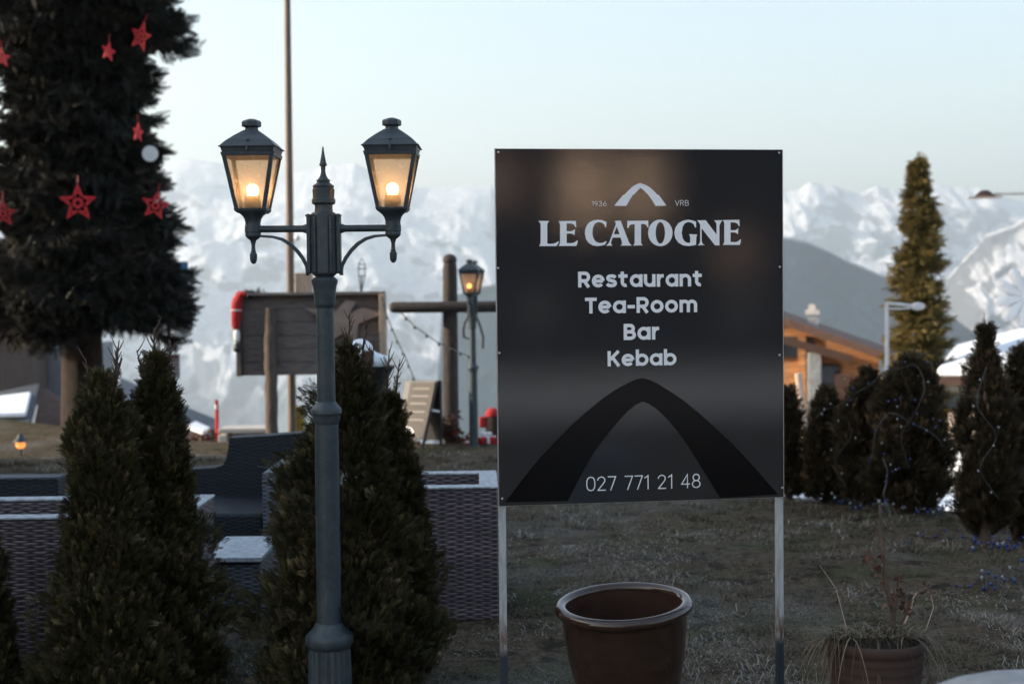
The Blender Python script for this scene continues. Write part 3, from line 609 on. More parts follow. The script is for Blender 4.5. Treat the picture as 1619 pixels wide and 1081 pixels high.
# ------------------------------------------------------------------ the twin lantern lamp
LY = 5.37; K = LY / FPX
def zl(py): return at(516, py, LY).z
def street_lamp():
    ax = at(516, 700, LY); t = thing("street_lamp", (ax.x, LY, 0), "tall dark iron lamp post with two lit lanterns in front of the thuja bushes", "street lamp", "twin lantern lamp posts")
    pr = lambda rows: [(zl(y), w * K) for (y, w) in rows]
    MB().lathe([(0, .098), (.03, .098), (.035, .088), (.05, .086)] + pr([(1028, 33.5), (1022, 33)]), n=40, flute=0.93).build("fluted_base", M['iron'], t, smooth=20)
    MB().lathe(pr([(1023, 34), (1018, 37.5), (1015, 39), (1004, 39), (1000, 36)]), n=10, rot=.3).lathe(pr([(1001, 35), (997, 31.5), (992, 26), (987, 23.5), (984, 21.5), (983, 20)]), n=32).build("base_moulding", M['iron'], t, smooth=40, bevel=.0015)
    MB().lathe(pr([(986, 19.6), (800, 19.2), (668, 18.6)]), n=32).build("lower_shaft", M['iron'], t)
    MB().lathe(pr([(670, 18.8), (668, 20), (664, 21), (657, 22), (655, 22.6), (653.5, 24), (648, 24.4), (643, 22), (640, 18), (637, 16.5), (635, 15)]), n=32).ball((7 * K, -.058, zl(652)), .006).build("collar", M['iron'], t)
    MB().lathe(pr([(637, 14.6), (560, 14.2), (485, 13.6)]), n=32).build("upper_shaft", M['iron'], t)
    MB().lathe(pr([(487, 13.8), (485, 14.6), (483, 16), (478, 16.8), (475, 16.6), (473, 17), (462, 17.4), (452, 18.8), (446, 20.8), (442, 20.8), (440, 18), (438, 16)]), n=32).build("capital", M['iron'], t)
    zt, zb = zl(336), zl(437); zc = (zt + zb) / 2; hh = zt - zb
    b = MB().lathe([(zb - .006, .030), (zb + .012, .050), (zt - .006, .050), (zt, .042)], n=8, rot=math.pi / 8)
    for sg in (-1, 1):
        b.box((sg * .056, 0, zc + .004), (.014, .05, hh - .02)).box((sg * .030, -.047, zc), (.008, .008, hh * .86)); b.box((sg * .030, .047, zc), (.008, .008, hh * .86))
        b.box((sg * .058, -.012, zt - .012), (.02, .014, .008)).box((sg * .058, -.012, zb + .014), (.02, .014, .008)).box((sg * .034, -.05, zt - .062), (.018, .006, .006))
    b.build("post_head", M['iron'], t, smooth=25, bevel=.0025)
    MB().lathe(pr([(337, 15), (334, 14.4), (329, 14), (324, 14.2), (323, 17), (321, 18.6), (316, 18.6), (314, 17), (309, 17), (300, 17.6), (298, 16), (294, 17), (289, 10), (287, 10.4), (285, 11), (283, 8), (278, 5), (272, 3.4), (263, 3.8), (262, 6), (259, 6), (258, 5), (250, 3.6), (240, 1.9), (233, 1.2), (231.5, .3)]), n=24).build("finial", M['iron'], t)
    for sg, cx, ox in ((-1, -.267, 0), (1, .260, 0)):
        ya = zl(361.5)
        a = MB().tube([(sg * .055, 0, ya), (sg * .068, 0, ya), (sg * .08, 0, ya), (abs(cx) * sg * .6, 0, ya), (cx * .93, 0, ya)], [.020, .018, .0135, .0125, .0115], 12)
        a.bar([(sg * .07, 0, ya), (cx * .93, 0, ya)], .006, .026, (0, 1, 0)); a.build("arm", M['iron'], t)
        q = [(398, 372), (412, 372.5), (432, 374), (446, 378), (459, 386), (470, 397), (478, 408), (484, 420), (486, 433)]
        b = MB().bar([(sg * (512 - x) * K, 0, zl(y)) for (x, y) in q], .022, [.007, .008, .010, .012, .0135, .0135, .013, .012, .011], (0, 1, 0))
        b.box((sg * (512 - 404) * K, 0, zl(369)), (.008, .008, .014)).box((sg * (512 - 399) * K, 0, zl(374)), (.008, .024, .010)).box((sg * .0635, 0, zl(426)), (.012, .03, .045)); b.build("bracket", M['iron'], t, bevel=.0015)
        # lantern
        c = Vector((cx, 0, 0)); z0, z1, z2 = zl(331), zl(247), zl(233); w0, w1, we = .051, .0885, .1065
        L = MB(); L.lathe([(zl(416.5), .002), (zl(415), .008), (zl(411), .0128), (zl(404), .0138), (zl(400), .0138), (zl(399), .009), (zl(397), .011), (zl(395.5), .008), (zl(386), .007), (zl(379), .012), (zl(376), .022), (zl(373.5), .027), (zl(372), .0295), (zl(367), .0295), (zl(366), .031), (zl(357), .031), (zl(356), .029), (zl(352), .0285), (zl(350), .029), (zl(345), .032), (zl(340), .040), (zl(336), .052)], c, 24)
        sq = lambda w, z: [(cx - w, -w, z), (cx + w, -w, z), (cx + w, w, z), (cx - w, w, z)]
        L.hexa(sq(.050, zl(336.5)), sq(.059, zl(333))); L.hexa(sq(.059, zl(332.9)), sq(.061, z0 + .004))
        for (sx, sy) in ((-1, -1), (1, -1), (1, 1), (-1, 1)):
            g = .0075; p0 = Vector((cx + sx * w0, sy * w0, z0)); p1 = Vector((cx + sx * w1, sy * w1, z1))
            k = [Vector((i * g, j * g, 0)) for (i, j) in ((-1, -1), (1, -1), (1, 1), (-1, 1))]; L.hexa([p0 + e for e in k], [p1 + e for e in k])
        L.hexa(sq(w1 + .008, z1 - .004), sq(w1 + .011, z1 + .010)); L.hexa(sq(w1 + .006, z1 + .0101), sq(.1005, z2 - .002))
        lant = L.build("lantern", M['iron'], t, smooth=30, bevel=.0012)
        Rf = MB(); Rf.hexa(sq(we, z2 - .004), sq(we, z2)); r0, r1 = we - .004, .027; zs = [z2, z2 + .021, z2 + .043, zl(206)]; ws = [r0, .083, .056, r1]
        for i in range(3): Rf.hexa(sq(ws[i], zs[i] + .0001), sq(ws[i + 1], zs[i + 1]))
        Rf.lathe([(zl(208), .0265), (zl(205), .0255), (zl(201), .024), (zl(200), .033), (zl(199), .0365), (zl(192), .0365), (zl(190), .031), (zl(187.5), .012), (zl(187), .003)], c, 6, .2)
        Rf.box((cx, -we + .004, z2 - .012), (.008, .012, .018)).ball((cx, -.086, z2 + .022), .005); Rf.build("lantern_roof", M['iron'], lant, smooth=30, bevel=.0015)
        for (sx, sy) in ((0, -1), (0, 1), (1, 0), (-1, 0)):
            e = .0045; f0, f1 = w0 + .002, w1 + .002
            if sx == 0: q = [(cx - f0 + e, sy * (f0), z0 + .003), (cx + f0 - e, sy * f0, z0 + .003), (cx + f1 - e, sy * f1, z1), (cx - f1 + e, sy * f1, z1)]
            else: q = [(cx + sx * f0, -f0 + e, z0 + .003), (cx + sx * f0, f0 - e, z0 + .003), (cx + sx * f1, f1 - e, z1), (cx + sx * f1, -f1 + e, z1)]
            MB().add(q, [(0, 1, 2, 3)]).build("pane", M['pane'], lant, smooth=0)
        MB().lathe([(z0 + .004, .032), (zl(310), .030), (zl(309), .026)], c, 20).build("socket", M['socket'], lant)
        MB().lathe([(zl(310), .015), (zl(307), .0185)], c, 16).ball((cx, 0, zl(299.5)), .0225, 20, 14).build("bulb", M['bulb'], lant, smooth=60)
    t.rotation_euler = (0, R(.10), 0)
    return t
lamp = street_lamp()
lamp2 = copy_tree(lamp); p = at(748, 600, 14.6); lamp2.location = (p.x, 14.6, -.33); lamp2.rotation_euler = (0, 0, R(86))
for ch in lamp2.children:
    for g in ch.children:
        if g.name.startswith("bulb"):
            g.data = g.data.copy(); g.data.materials[0] = M["bulbdim"]
lamp2["label"] = "distant dark lamp post beside the wooden cross, black straps hanging from it"
b = MB(); P2 = lambda px, py, dy=0: at(px, py, 14.45 + dy)
b.bar([P2(751, 497), P2(756, 507), P2(760, 518), P2(764, 533), P2(763.5, 551)], .035, .012, (.5, 1, 0)).bar([P2(741, 500), P2(735, 510), P2(732.5, 522), P2(734, 533), P2(741, 536)], .03, .012, (.5, 1, 0))
tag(b.build("strap", M['black'], None), "black strap looped loosely round the distant lamp post", "strap")

# ------------------------------------------------------------------ the sign
SL = at(786.5, 799, 5.0); SRt = at(1239, 786, 5.147); SW = math.hypot(SRt.x - SL.x, SRt.y - SL.y); SROT = math.atan2(SRt.y - SL.y, SRt.x - SL.x)
sign = thing("restaurant_sign", (SL.x, SL.y, 0), "large charcoal sign of a restaurant with white lettering on two metal legs", "sign", None, SROT)
SM = Matrix.Rotation(-SROT, 3, 'Z')
def sg(px, py):
    """the point (across, up) on the sign's face seen at a pixel of the photograph"""
    n = Vector((math.sin(SROT), -math.cos(SROT), 0)); d = ray(px, py); o = Vector((0, 0, EYE)); k = (sign.location - o).dot(n) / d.dot(n); p = SM @ (o + d * k - sign.location); return (p.x, p.z)
zb_, zt_ = (sg(790, 799)[1] + sg(1240, 786)[1]) / 2, (sg(783, 235.5)[1] + sg(1236, 237)[1]) / 2
x0_, x1_ = (sg(783, 236)[0] + sg(790, 799)[0]) / 2, (sg(1236, 237)[0] + sg(1240, 786)[0]) / 2
MB().box(((x0_ + x1_) / 2, .0025, (zb_ + zt_) / 2), (x1_ - x0_, .003, zt_ - zb_)).build("panel", M['panel'], sign, smooth=0)
MB().box(((x0_ + x1_) / 2, .0060, (zb_ + zt_) / 2), (x1_ - x0_ + .007, .0035, zt_ - zb_ + .003)).build("backing", M['alu'], sign, smooth=0)
for px in (797, 1235.5):
    x = sg(px, 1000)[0]; MB().box((x, .022, (zt_ - .05) / 2 - .05), (.025, .026, zt_ - .01)).build("leg", M['leg'], sign, smooth=0, bevel=.002)
for (px, py) in ((788, 241), (1232, 242), (787.5, 424), (1233, 422), (789.5, 558), (1232.5, 561), (794, 788), (1237, 771)):
    x, z = sg(px, py); MB().ball((x, 0, z), .0045, 12, 8, (1, .55, 1)).build("screw", M['steel'], sign)
OFF = [0]
def flat3(x, z, t): return (x, -0.0004 - OFF[0] * 0.00002 - t, z)
def poly_part(name, loops, mt, th=.0004):
    MB_ = MB(); OFF[0] = 0
    for lp in loops: MB_.plate(lp, flat3, th); OFF[0] += 1
    return MB_.build(name, mt, sign, smooth=0)
Z1 = lambda q: [sg(840 + x / 4.762, 280 + y / 4.762) for (x, y) in q]
Z2 = lambda q: [sg(770 + x / 1.802, 220 + y / 1.802) for (x, y) in q]
ar = [(52, 1033), (100, 970), (150, 908), (195, 860), (240, 815), (285, 775), (330, 738), (366, 714), (400, 695), (424, 684), (442, 680), (460, 684), (484, 695), (520, 717), (560, 744), (604, 780), (650, 821), (696, 864), (740, 910), (786, 962), (829, 1011),
      (664, 1021), (634, 972), (602, 920), (571, 871), (540, 828), (510, 793), (482, 767), (462, 754), (443, 747), (424, 756), (400, 775), (366, 812), (330, 857), (304, 893), (280, 934), (254, 982), (230, 1030)]
poly_part("dark_arch", [[Z2(ar)]], M['arch'])
def ell(cx, cy, rx, ry, n=36, sqr=2.0):
    P = []
    for k in range(n):
        a = 2 * math.pi * k / n; c, s = math.cos(a), math.sin(a); P.append((cx + rx * math.copysign(abs(c) ** (2 / sqr), c), cy + ry * math.copysign(abs(s) ** (2 / sqr), s)))
    return P
gE = [(205, 332), (336, 330), (338, 378), (331, 377), (326, 366), (318, 357), (300, 350), (266, 349), (266, 408), (300, 408), (314, 403), (328, 392), (325, 440), (315, 430), (300, 425), (266, 425), (266, 496), (300, 498), (318, 494), (332, 487), (342, 478), (349, 476), (347, 500), (338, 519), (205, 519), (212, 508), (216, 490), (216, 360), (212, 343)]
logo = [
    [[(52, 330), (135, 330), (130, 338), (122, 348), (120, 365), (120, 500), (140, 503), (170, 500), (188, 493), (198, 485), (208, 484), (203, 500), (190, 520), (58, 520), (65, 510), (70, 490), (70, 360), (66, 345)]], [gE],
    [[(565, 337), (566, 350), (563, 376), (556, 377), (548, 357), (530, 343), (505, 339), (485, 346), (471, 362), (463, 388), (460, 420), (464, 450), (474, 472), (489, 488), (508, 495), (530, 496), (548, 490), (558, 483), (568, 485), (560, 500), (552, 510), (530, 516), (495, 520), (462, 514), (432, 496), (412, 468), (403, 430), (405, 395), (416, 366), (436, 342), (465, 327), (500, 322), (535, 325)]],
    [[(628, 333), (636, 329), (672, 328), (735, 490), (745, 505), (757, 516), (670, 516), (680, 508), (683, 494), (672, 456), (612, 456), (600, 490), (601, 505), (612, 516), (562, 517), (576, 505), (588, 488), (634, 362), (636, 348)], [(620, 430), (664, 430), (643, 372)]],
    [[(722, 330), (880, 328), (882, 380), (874, 379), (866, 362), (850, 354), (826, 354), (826, 490), (829, 504), (840, 514), (764, 516), (775, 505), (778, 490), (778, 355), (752, 357), (739, 365), (731, 384), (722, 384)]],
    [ell(971, 420, 92, 100, 48), ell(971, 420, 35, 81, 36)[::-1]],
    [[(1240, 336), (1241, 379), (1232, 380), (1222, 356), (1202, 342), (1178, 338), (1154, 350), (1139, 376), (1132, 420), (1139, 460), (1154, 484), (1172, 494), (1184, 496), (1196, 491), (1196, 452), (1188, 430), (1248, 432), (1242, 455), (1240, 510), (1215, 516), (1180, 519), (1142, 514), (1107, 493), (1084, 460), (1076, 420), (1084, 380), (1109, 346), (1144, 328), (1180, 321), (1214, 326)]],
    [[(1247, 326), (1312, 325), (1394, 432), (1394, 360), (1390, 342), (1375, 326), (1440, 325), (1427, 340), (1416, 365), (1416, 514), (1383, 514), (1282, 386), (1282, 480), (1290, 502), (1306, 512), (1252, 514), (1266, 500), (1271, 480), (1271, 360), (1262, 342)]],
    [[(1442 + (x - 205) * .945, y - 8) for (x, y) in gE]]]
poly_part("restaurant_name", [[Z1(lp) for lp in g] for g in logo], M['vinyl'])
poly_part("emblem", [[Z1([(628, 210), (690, 136), (702, 132), (735, 98), (770, 66), (795, 54), (820, 46), (845, 54), (880, 70), (915, 98), (948, 132), (960, 136), (1010, 205), (1015, 216), (935, 217), (912, 178), (880, 134), (850, 104), (820, 81), (798, 104), (775, 130), (765, 134), (738, 176), (716, 217), (628, 217)])]], M['vinyl'])
# lettering drawn as strokes
def arc(cx, cy, rx, ry, a0, a1, n=16): return [(cx + rx * math.cos(R(a0 + (a1 - a0) * i / n)), cy + ry * math.sin(R(a0 + (a1 - a0) * i / n))) for i in range(n + 1)]
def smooth(P, n=5):
    out = []
    for i in range(len(P) - 1):
        p0, p1, p2, p3 = P[max(i - 1, 0)], P[i], P[i + 1], P[min(i + 2, len(P) - 1)]
        for k in range(n):
            t = k / n; out.append(tuple(.5 * (2 * b + (c - a) * t + (2 * a - 5 * b + 4 * c - d) * t * t + (3 * b - a - 3 * c + d) * t ** 3) for a, b, c, d in zip(p0, p1, p2, p3)))
    return out + [P[-1]]
h = .105
BOLD = {'R': (.78, [[(h, 0), (h, 1)], [(h, 1 - h), (.43, 1 - h)] + arc(.43, .655, .225, .24, 80, -80, 12) + [(.43, .42), (h, .42)], [(.38, .42), (.67, -.0)]]),
        'e': (.80, [[(.12, .40), (.7, .40)], arc(.4, .4, .3, .3, 0, 318, 26)]),
        's': (.68, [smooth([(.60, .60), (.50, .69), (.35, .705), (.19, .68), (.12, .575), (.2, .46), (.35, .41), (.52, .36), (.59, .24), (.51, .125), (.34, .1), (.17, .125), (.07, .215)])]),
        't': (.66, [[(.27, .98), (.27, .32)] + arc(.47, .31, .2, .205, 180, 290, 8), [(.02, .70), (.6, .70)]]),
        'a': (.80, [arc(.4, .4, .3, .3, 0, 360, 28), [(.7, 0), (.7, .8)]]), 'u': (.74, [[(h, .8), (h, .36)] + arc(.37, .36, .265, .26, 180, 360, 14), [(.635, .8), (.635, 0)]]),
        'r': (.48, [[(h, 0), (h, .8)], smooth([(h, .40), (.16, .57), (.28, .675), (.44, .70)])]), 'n': (.74, [[(h, 0), (h, .8)], arc(.37, .44, .265, .26, 180, 0, 14) + [(.635, 0)]]),
        'T': (.72, [[(0, 1 - h), (.72, 1 - h)], [(.36, 1 - h), (.36, 0)]]), '-': (.46, [[(.0, .40), (.46, .40)]]), 'o': (.80, [arc(.4, .4, .3, .3, 0, 360, 28)]),
        'm': (1.1, [[(h, 0), (h, .8)], arc(.33, .48, .225, .22, 180, 0, 12) + [(.555, 0)], arc(.78, .48, .225, .22, 180, 0, 12) + [(1.005, 0)]]),
        'B': (.76, [[(h, 0), (h, 1)], [(h, 1 - h), (.4, 1 - h)] + arc(.4, .70, .19, .195, 85, -85, 10) + [(.4, .505), (h, .505)], [(.4, .505)] + arc(.42, .305, .235, .2, 88, -88, 10) + [(.4, h), (h, h)]]),
        'K': (.80, [[(h, 0), (h, 1)], [(.70, 1), (.17, .44)], [(.31, .58), (.72, 0)]]), 'b': (.80, [[(h, 0), (h, 1.08)], arc(.4, .4, .3, .3, 0, 360, 28)])}
THIN = {'0': (.64, [ell(.32, .5, .285, .465, 32, 2.5) + [ell(.32, .5, .285, .465, 32, 2.5)[0]]]), '2': (.62, [smooth([(.045, .72), (.09, .87), (.29, .965), (.49, .88), (.54, .72), (.46, .54), (.05, .035)])[:-1] + [(.05, .035)], [(.02, .035), (.6, .035)]]),
        '7': (.58, [[(.0, .965), (.56, .965), (.2, 0)]]), '1': (.32, [[(.0, .80), (.25, .965), (.25, 0)]]), '4': (.64, [[(.45, 0), (.45, .975), (.03, .29), (.62, .29)]]),
        '8': (.62, [ell(.31, .74, .225, .225, 24) + [(.535, .74)], ell(.31, .275, .275, .245, 26) + [(.585, .275)]]), '9': (.6, [ell(.3, .68, .25, .285, 26) + [(.55, .68)], [(.53, .58), (.25, 0)]]),
        '3': (.6, [smooth([(.05, .82), (.14, .93), (.3, .965), (.48, .88), (.5, .73), (.42, .59), (.22, .54)]), smooth([(.22, .54), (.44, .5), (.56, .3), (.48, .11), (.28, .035), (.12, .08), (.04, .2)])]),
        '6': (.6, [ell(.3, .3, .255, .265, 26) + [(.555, .3)], [(.075, .4), (.36, 1)]]), 'V': (.62, [[(.0, 1), (.31, .03), (.62, 1)]]), 'R': (.6, [[(.04, 0), (.04, 1)], [(.04, .965), (.34, .965)] + arc(.34, .73, .2, .235, 85, -85, 8) + [(.34, .495), (.04, .495)], [(.3, .495), (.55, 0)]]),
        'B': (.6, [[(.04, 0), (.04, 1)], [(.04, .965), (.32, .965)] + arc(.32, .745, .19, .22, 85, -85, 8) + [(.32, .525), (.04, .525)], [(.32, .525)] + arc(.34, .28, .22, .245, 85, -85, 8) + [(.32, .035), (.04, .035)]])}
def write(name, txt, font, w, pxl, pxr, py_base_l, py_base_r, py_top_l, gap, space):
    xl, zl0 = sg(pxl, py_base_l); xr, zr0 = sg(pxr, py_base_r); z0 = (zl0 + zr0) / 2; ht = sg(pxl, py_top_l)[1] - zl0
    tot = sum((space if c == ' ' else font[c][0]) for c in txt) + gap * (len(txt) - 1); kx = (xr - xl) / tot; mb = MB(); x = 0.0; o = 0
    for c in txt:
        if c == ' ': x += space + gap; continue
        for st in font[c][1]:
            P = [Vector((xl + (x + a) * kx, z0 + b * ht)) for (a, b) in st]; Lp, Rp = [], []; closed = (P[0] - P[-1]).length < 1e-6; m = len(P)
            for i in range(m):
                a = P[i - 1] if i > 0 else (P[-2] if closed else None); e = P[i + 1] if i < m - 1 else (P[1] if closed else None)
                d1 = (P[i] - a).normalized() if a is not None and (P[i] - a).length > 1e-9 else None; d2 = (e - P[i]).normalized() if e is not None and (e - P[i]).length > 1e-9 else None
                d1 = d1 or d2; d2 = d2 or d1; n1 = Vector((-d1.y, d1.x)); n2 = Vector((-d2.y, d2.x)); nn = n1 + n2
                nn = nn.normalized() if nn.length > 1e-6 else n1; q = min(1 / max(nn.dot(n1), .3), 2.2) * w * ht / 2; Lp.append(P[i] + nn * q); Rp.append(P[i] - nn * q)
            y = -.0006 - .00006 * (o % 5); o += 1; vs = [(p.x, y, p.y) for p in Lp] + [(p.x, y, p.y) for p in Rp]
            mb.add(vs, [(i, i + 1, m + i + 1, m + i) for i in range(m - 1)])
        x += font[c][0] + gap
    return mb.build(name, M['vinyl'], sign, smooth=0)
write("year_text", "1936", THIN, .085, 935.5, 959, 326, 326, 318, .14, .3); write("place_text", "VRB", THIN, .085, 1067.5, 1089, 325.5, 325, 317, .14, .3)
write("offer_text", "Restaurant", BOLD, .215, 914, 1111, 454.5, 452.5, 429.5, .085, .3); write("offer_text", "Tea-Room", BOLD, .215, 925, 1102, 495.5, 493.5, 470.5, .10, .3)
write("offer_text", "Bar", BOLD, .215, 986, 1043, 537.5, 536.5, 512, .085, .3); write("offer_text", "Kebab", BOLD, .215, 960.5, 1069.5, 579, 577, 555, .085, .3)
write("phone_text", "027 771 21 48", THIN, .075, 927, 1107.5, 776, 770.5, 753.5, .13, .36)

# ------------------------------------------------------------------ pots
def glazed_pot():
    Y = 4.95; c = at(997, 945, Y); k = Y / FPX; zr = c.z
    t = thing("glazed_pot", (c.x, Y, 0), "large empty brown glazed plant pot standing under the sign", "plant pot")
    prof = [(0, 62), (.02, 64), (.12, 72), (.22, 82), (.32, 92), (zr - .10, 97), (zr - .045, 98), (zr - .034, 100)]
    inner = [(zr - .02, 90), (zr - .06, 88), (.25, 78), (.06, 58)]
    pr = [(z, r * k) for z, r in prof] + [(z, r * k) for z, r in inner]
    b = MB(); n = 56; vs = []; fs = []
    for (z, r) in pr:
        for q in range(n): a = 2 * math.pi * q / n; vs.append((r * math.cos(a), r * math.sin(a), z))
    for i in range(len(pr) - 1):
        for q in range(n): q2 = (q + 1) % n; fs.append((i * n + q, i * n + q2, (i + 1) * n + q2, (i + 1) * n + q))
    fs.append(tuple(range(n))[::-1]); fs.append(tuple((len(pr) - 1) * n + q for q in range(n))); b.add(vs, fs); b.build("body", M['glaze'], t, smooth=50)
    rr = MB(); vs = []; fs = []; m = 12
    for q in range(n):
        a = 2 * math.pi * q / n; wob = 1 + .006 * math.sin(3 * a + 1)
        for j in range(m):
            e = 2 * math.pi * j / m; r = (99.5 * wob + 10 * math.cos(e)) * k; vs.append((r * math.cos(a), r * math.sin(a), zr - .016 + .020 * math.sin(e)))
    for q in range(n):
        q2 = (q + 1) % n
        for j in range(m): j2 = (j + 1) % m; fs.append((q * m + j, q2 * m + j, q2 * m + j2, q * m + j2))
    rr.add(vs, fs).build("rim", M['glaze'], t, smooth=60)
    t.rotation_euler = (R(4.5), R(-3.2), 0)
glazed_pot()
def clay_pot():
    Y = 4.9; c = at(1384, 1008, Y); k = Y / FPX; zr = c.z
    t = thing("terracotta_pot", (c.x, Y, 0), "ribbed terracotta pot at the right with dead stalks growing in it", "plant pot")
    pr = [(0, 58 * k), (.02, 60 * k)]
    for i in range(30):
        f = i / 29; z = .03 + f * (zr - .075); pr.append((z, (61 + 15 * f) * k * (1 + .012 * math.sin(i * 2.1))))
    pr += [(zr - .035, 77 * k), (zr - .03, 79 * k), (zr - .004, 79.5 * k), (zr, 78 * k), (zr, 72 * k), (zr - .02, 70 * k), (zr - .05, 68 * k)]
    MB().lathe(pr, n=44).build("body", M['terracotta'], t, smooth=50)
    MB().lathe([(zr - .049, 67 * k), (zr - .03, 67 * k), (zr - .02, 40 * k), (zr - .016, 4 * k)], n=30).build("soil", M['soil'], t)
    # the dead plant
    d = thing("dead_plant", (c.x, Y, zr - .03), "dead brown plant with a tall stalk and hanging dry grass in the terracotta pot", "plant")
    L = lambda px, py, dy=0: at(px, py, Y + dy) - d.location
    def stalk(name, pts, r0, r1, mt='twig'):
        n = len(pts); MB().tube([L(*p) for p in pts], [r0 + (r1 - r0) * i / (n - 1) for i in range(n)], 6).build(name, M[mt], d, smooth=60)
    stalk("stem", [(1412, 1010), (1410, 960), (1400, 915), (1396, 870), (1392, 835), (1391, 797)], .006, .0045)
    stalk("stem", [(1414, 1010), (1411, 950), (1404, 930), (1388, 892), (1379, 880)], .007, .003); stalk("stem", [(1412, 990), (1420, 940), (1419, 908), (1421, 880)], .005, .002)
    stalk("stem", [(1420, 1000), (1432, 965), (1440, 950), (1455, 935), (1468, 928)], .004, .002); stalk("stem", [(1408, 960), (1395, 920), (1412, 915), (1420, 910)], .0035, .002)
    stalk("stem", [(1430, 985), (1441, 960), (1444, 945), (1450, 936)], .004, .0025, 'palewood'); stalk("stem", [(1400, 1000), (1372, 960), (1360, 945)], .003, .0015)
    stalk("stem", [(1340, 1000), (1322, 930), (1296, 893)], .0016, .0008, 'palewood'); stalk("stem", [(1462, 1000), (1476, 960), (1472, 940)], .002, .001, 'palewood')
    P = []; A = []
    for k in range(620):
        x = rng.uniform(1308, 1458); v = L(x, 1008, rng.uniform(-.13, .13)); P.append(v); A.append((rng.normal(0, .35) + (x - 1384) / 150, rng.normal(0, .35), rng.uniform(.4, 1)))
    P = np.array(P); A = unit(np.array(A)); S_ = rng.uniform(.06, .13, len(P)); V = []; Q = []; T = []
    for p, a, s in zip(P, A, S_):
        hang = rng.random() < .35; prev = p; side = np.array([-a[1], a[0], 0]); side = side / max(np.linalg.norm(side), 1e-6) * .003; base = len(V)
        for j in range(7):
            f = j / 6; bend = f * f * s * (2.6 if hang else .55); q = p + a * s * f * (1.35 if hang else 1.0) + np.array([a[0], a[1], 0]) * f * s * .7 - np.array([0, 0, bend]); w = side * (1 - f * .8); V += [q - w, q + w]
            if j: Q.append((base + 2 * j - 2, base + 2 * j - 1, base + 2 * j + 1, base + 2 * j))
        T += [rng.uniform(0, .7)] * 14
    npmesh("dry_grass", np.array(V), np.array(Q), M['grass'], d, np.array(T)); P = []
    for (px, py, n) in ((1380, 885, 14), (1396, 897, 10), (1467, 930, 8), (1420, 930, 16), (1432, 965, 20), (1405, 955, 12)):
        for k in range(n): P.append(L(px + rng.normal(0, 6), py + rng.normal(0, 8), rng.normal(0, .02)))
    P = np.array(P); n = len(P); V, Q = scatter(diamonds([(0, 0, 0, 1, .5), (0, 0, .8, .7, .4)]), P, rng.normal(size=(n, 3)), rng.uniform(.015, .035, n)); npmesh("foliage", V, Q, M['brownleaf'], d, np.repeat(rng.random(n), 8))
M['grass'] = leafmat("lawn grass", (0.036, 0.036, 0.018), (0.20, 0.16, 0.115), (0.42, 0.41, 0.39), 0.2, 0.8)
clay_pot()

# ------------------------------------------------------------------ lawn grass
def lawn():
    n = 210000; y = 5.0 + 9.5 * rng.random(n) ** 1.6; x = rng.uniform(-.42, .42, n) * y
    nt_ = 1500; ty = 5.0 + 9 * rng.random(nt_) ** 1.3; tx = rng.uniform(-.40, .40, nt_) * ty; good = fbm(tx * 1.1 + 4, ty * 1.1, 4) > .47; ty, tx = ty[good], tx[good]
    m_ = 55; x2 = (tx[:, None] + rng.normal(0, .045, (len(tx), m_))).ravel(); y2 = (ty[:, None] + rng.normal(0, .045, (len(ty), m_))).ravel(); tt = np.concatenate([np.zeros(n), np.ones(len(x2))]); x = np.concatenate([x, x2]); y = np.concatenate([y, y2]); z = H(x, y)
    dens = fbm(x * 4 + 40, y * 4, 4) * .55 + fbm(x * 1.4 + 7, y * 1.4 + 60, 4) * .45; keep = ((rng.random(len(x)) < np.clip((dens - .40) * 7, .04, 1)) | (tt > 0)) & (z > -.25); x, y, z, tt, dens = (q[keep] for q in (x, y, z, tt, dens)); n = len(x)
    L = rng.uniform(.022, .055, n) * (1 + 1.1 * tt * rng.random(n)); a = rng.uniform(0, 6.28, n); lean = rng.uniform(.4, 1.5, n)
    d = unit(np.stack([np.cos(a) * lean, np.sin(a) * lean, rng.uniform(.15, .7, n) + tt * rng.uniform(.1, .7, n)], -1)); s = np.stack([-np.sin(a), np.cos(a), np.zeros(n)], -1) * (rng.uniform(.0012, .0028, n) * np.clip(y / 7, .8, 1.7))[:, None]
    p = np.stack([x, y, z - .004], -1); m = p + d * (L * .55)[:, None]; e = p + d * L[:, None] - np.array([0, 0, 1]) * (L * .3)[:, None]
    V = np.stack([p - s, p + s, m + s * .8, m - s * .8, m - s * .8, m + s * .8, e + s * .15, e - s * .15], 1).reshape(-1, 3); Q = np.arange(n * 8).reshape(-1, 4)
    fr = fbm(x * 2.2 + 11, y * 2.2 + 5, 5); gr = fbm(x * 1.7 + 50, y * 1.7 + 25, 4); frost = rng.random(n) < np.clip((fr - .52) * 5, 0, .6)
    tint = np.clip(np.where(frost, rng.uniform(.72, 1, n), np.where(gr > .56, rng.uniform(0, .25, n), rng.normal(.30, .17, n) + (dens - .5) * .5)), 0, 1)
    tag(npmesh("grass", V, Q, M['grass'], None, np.repeat(tint, 8)), kind="stuff")
lawn()

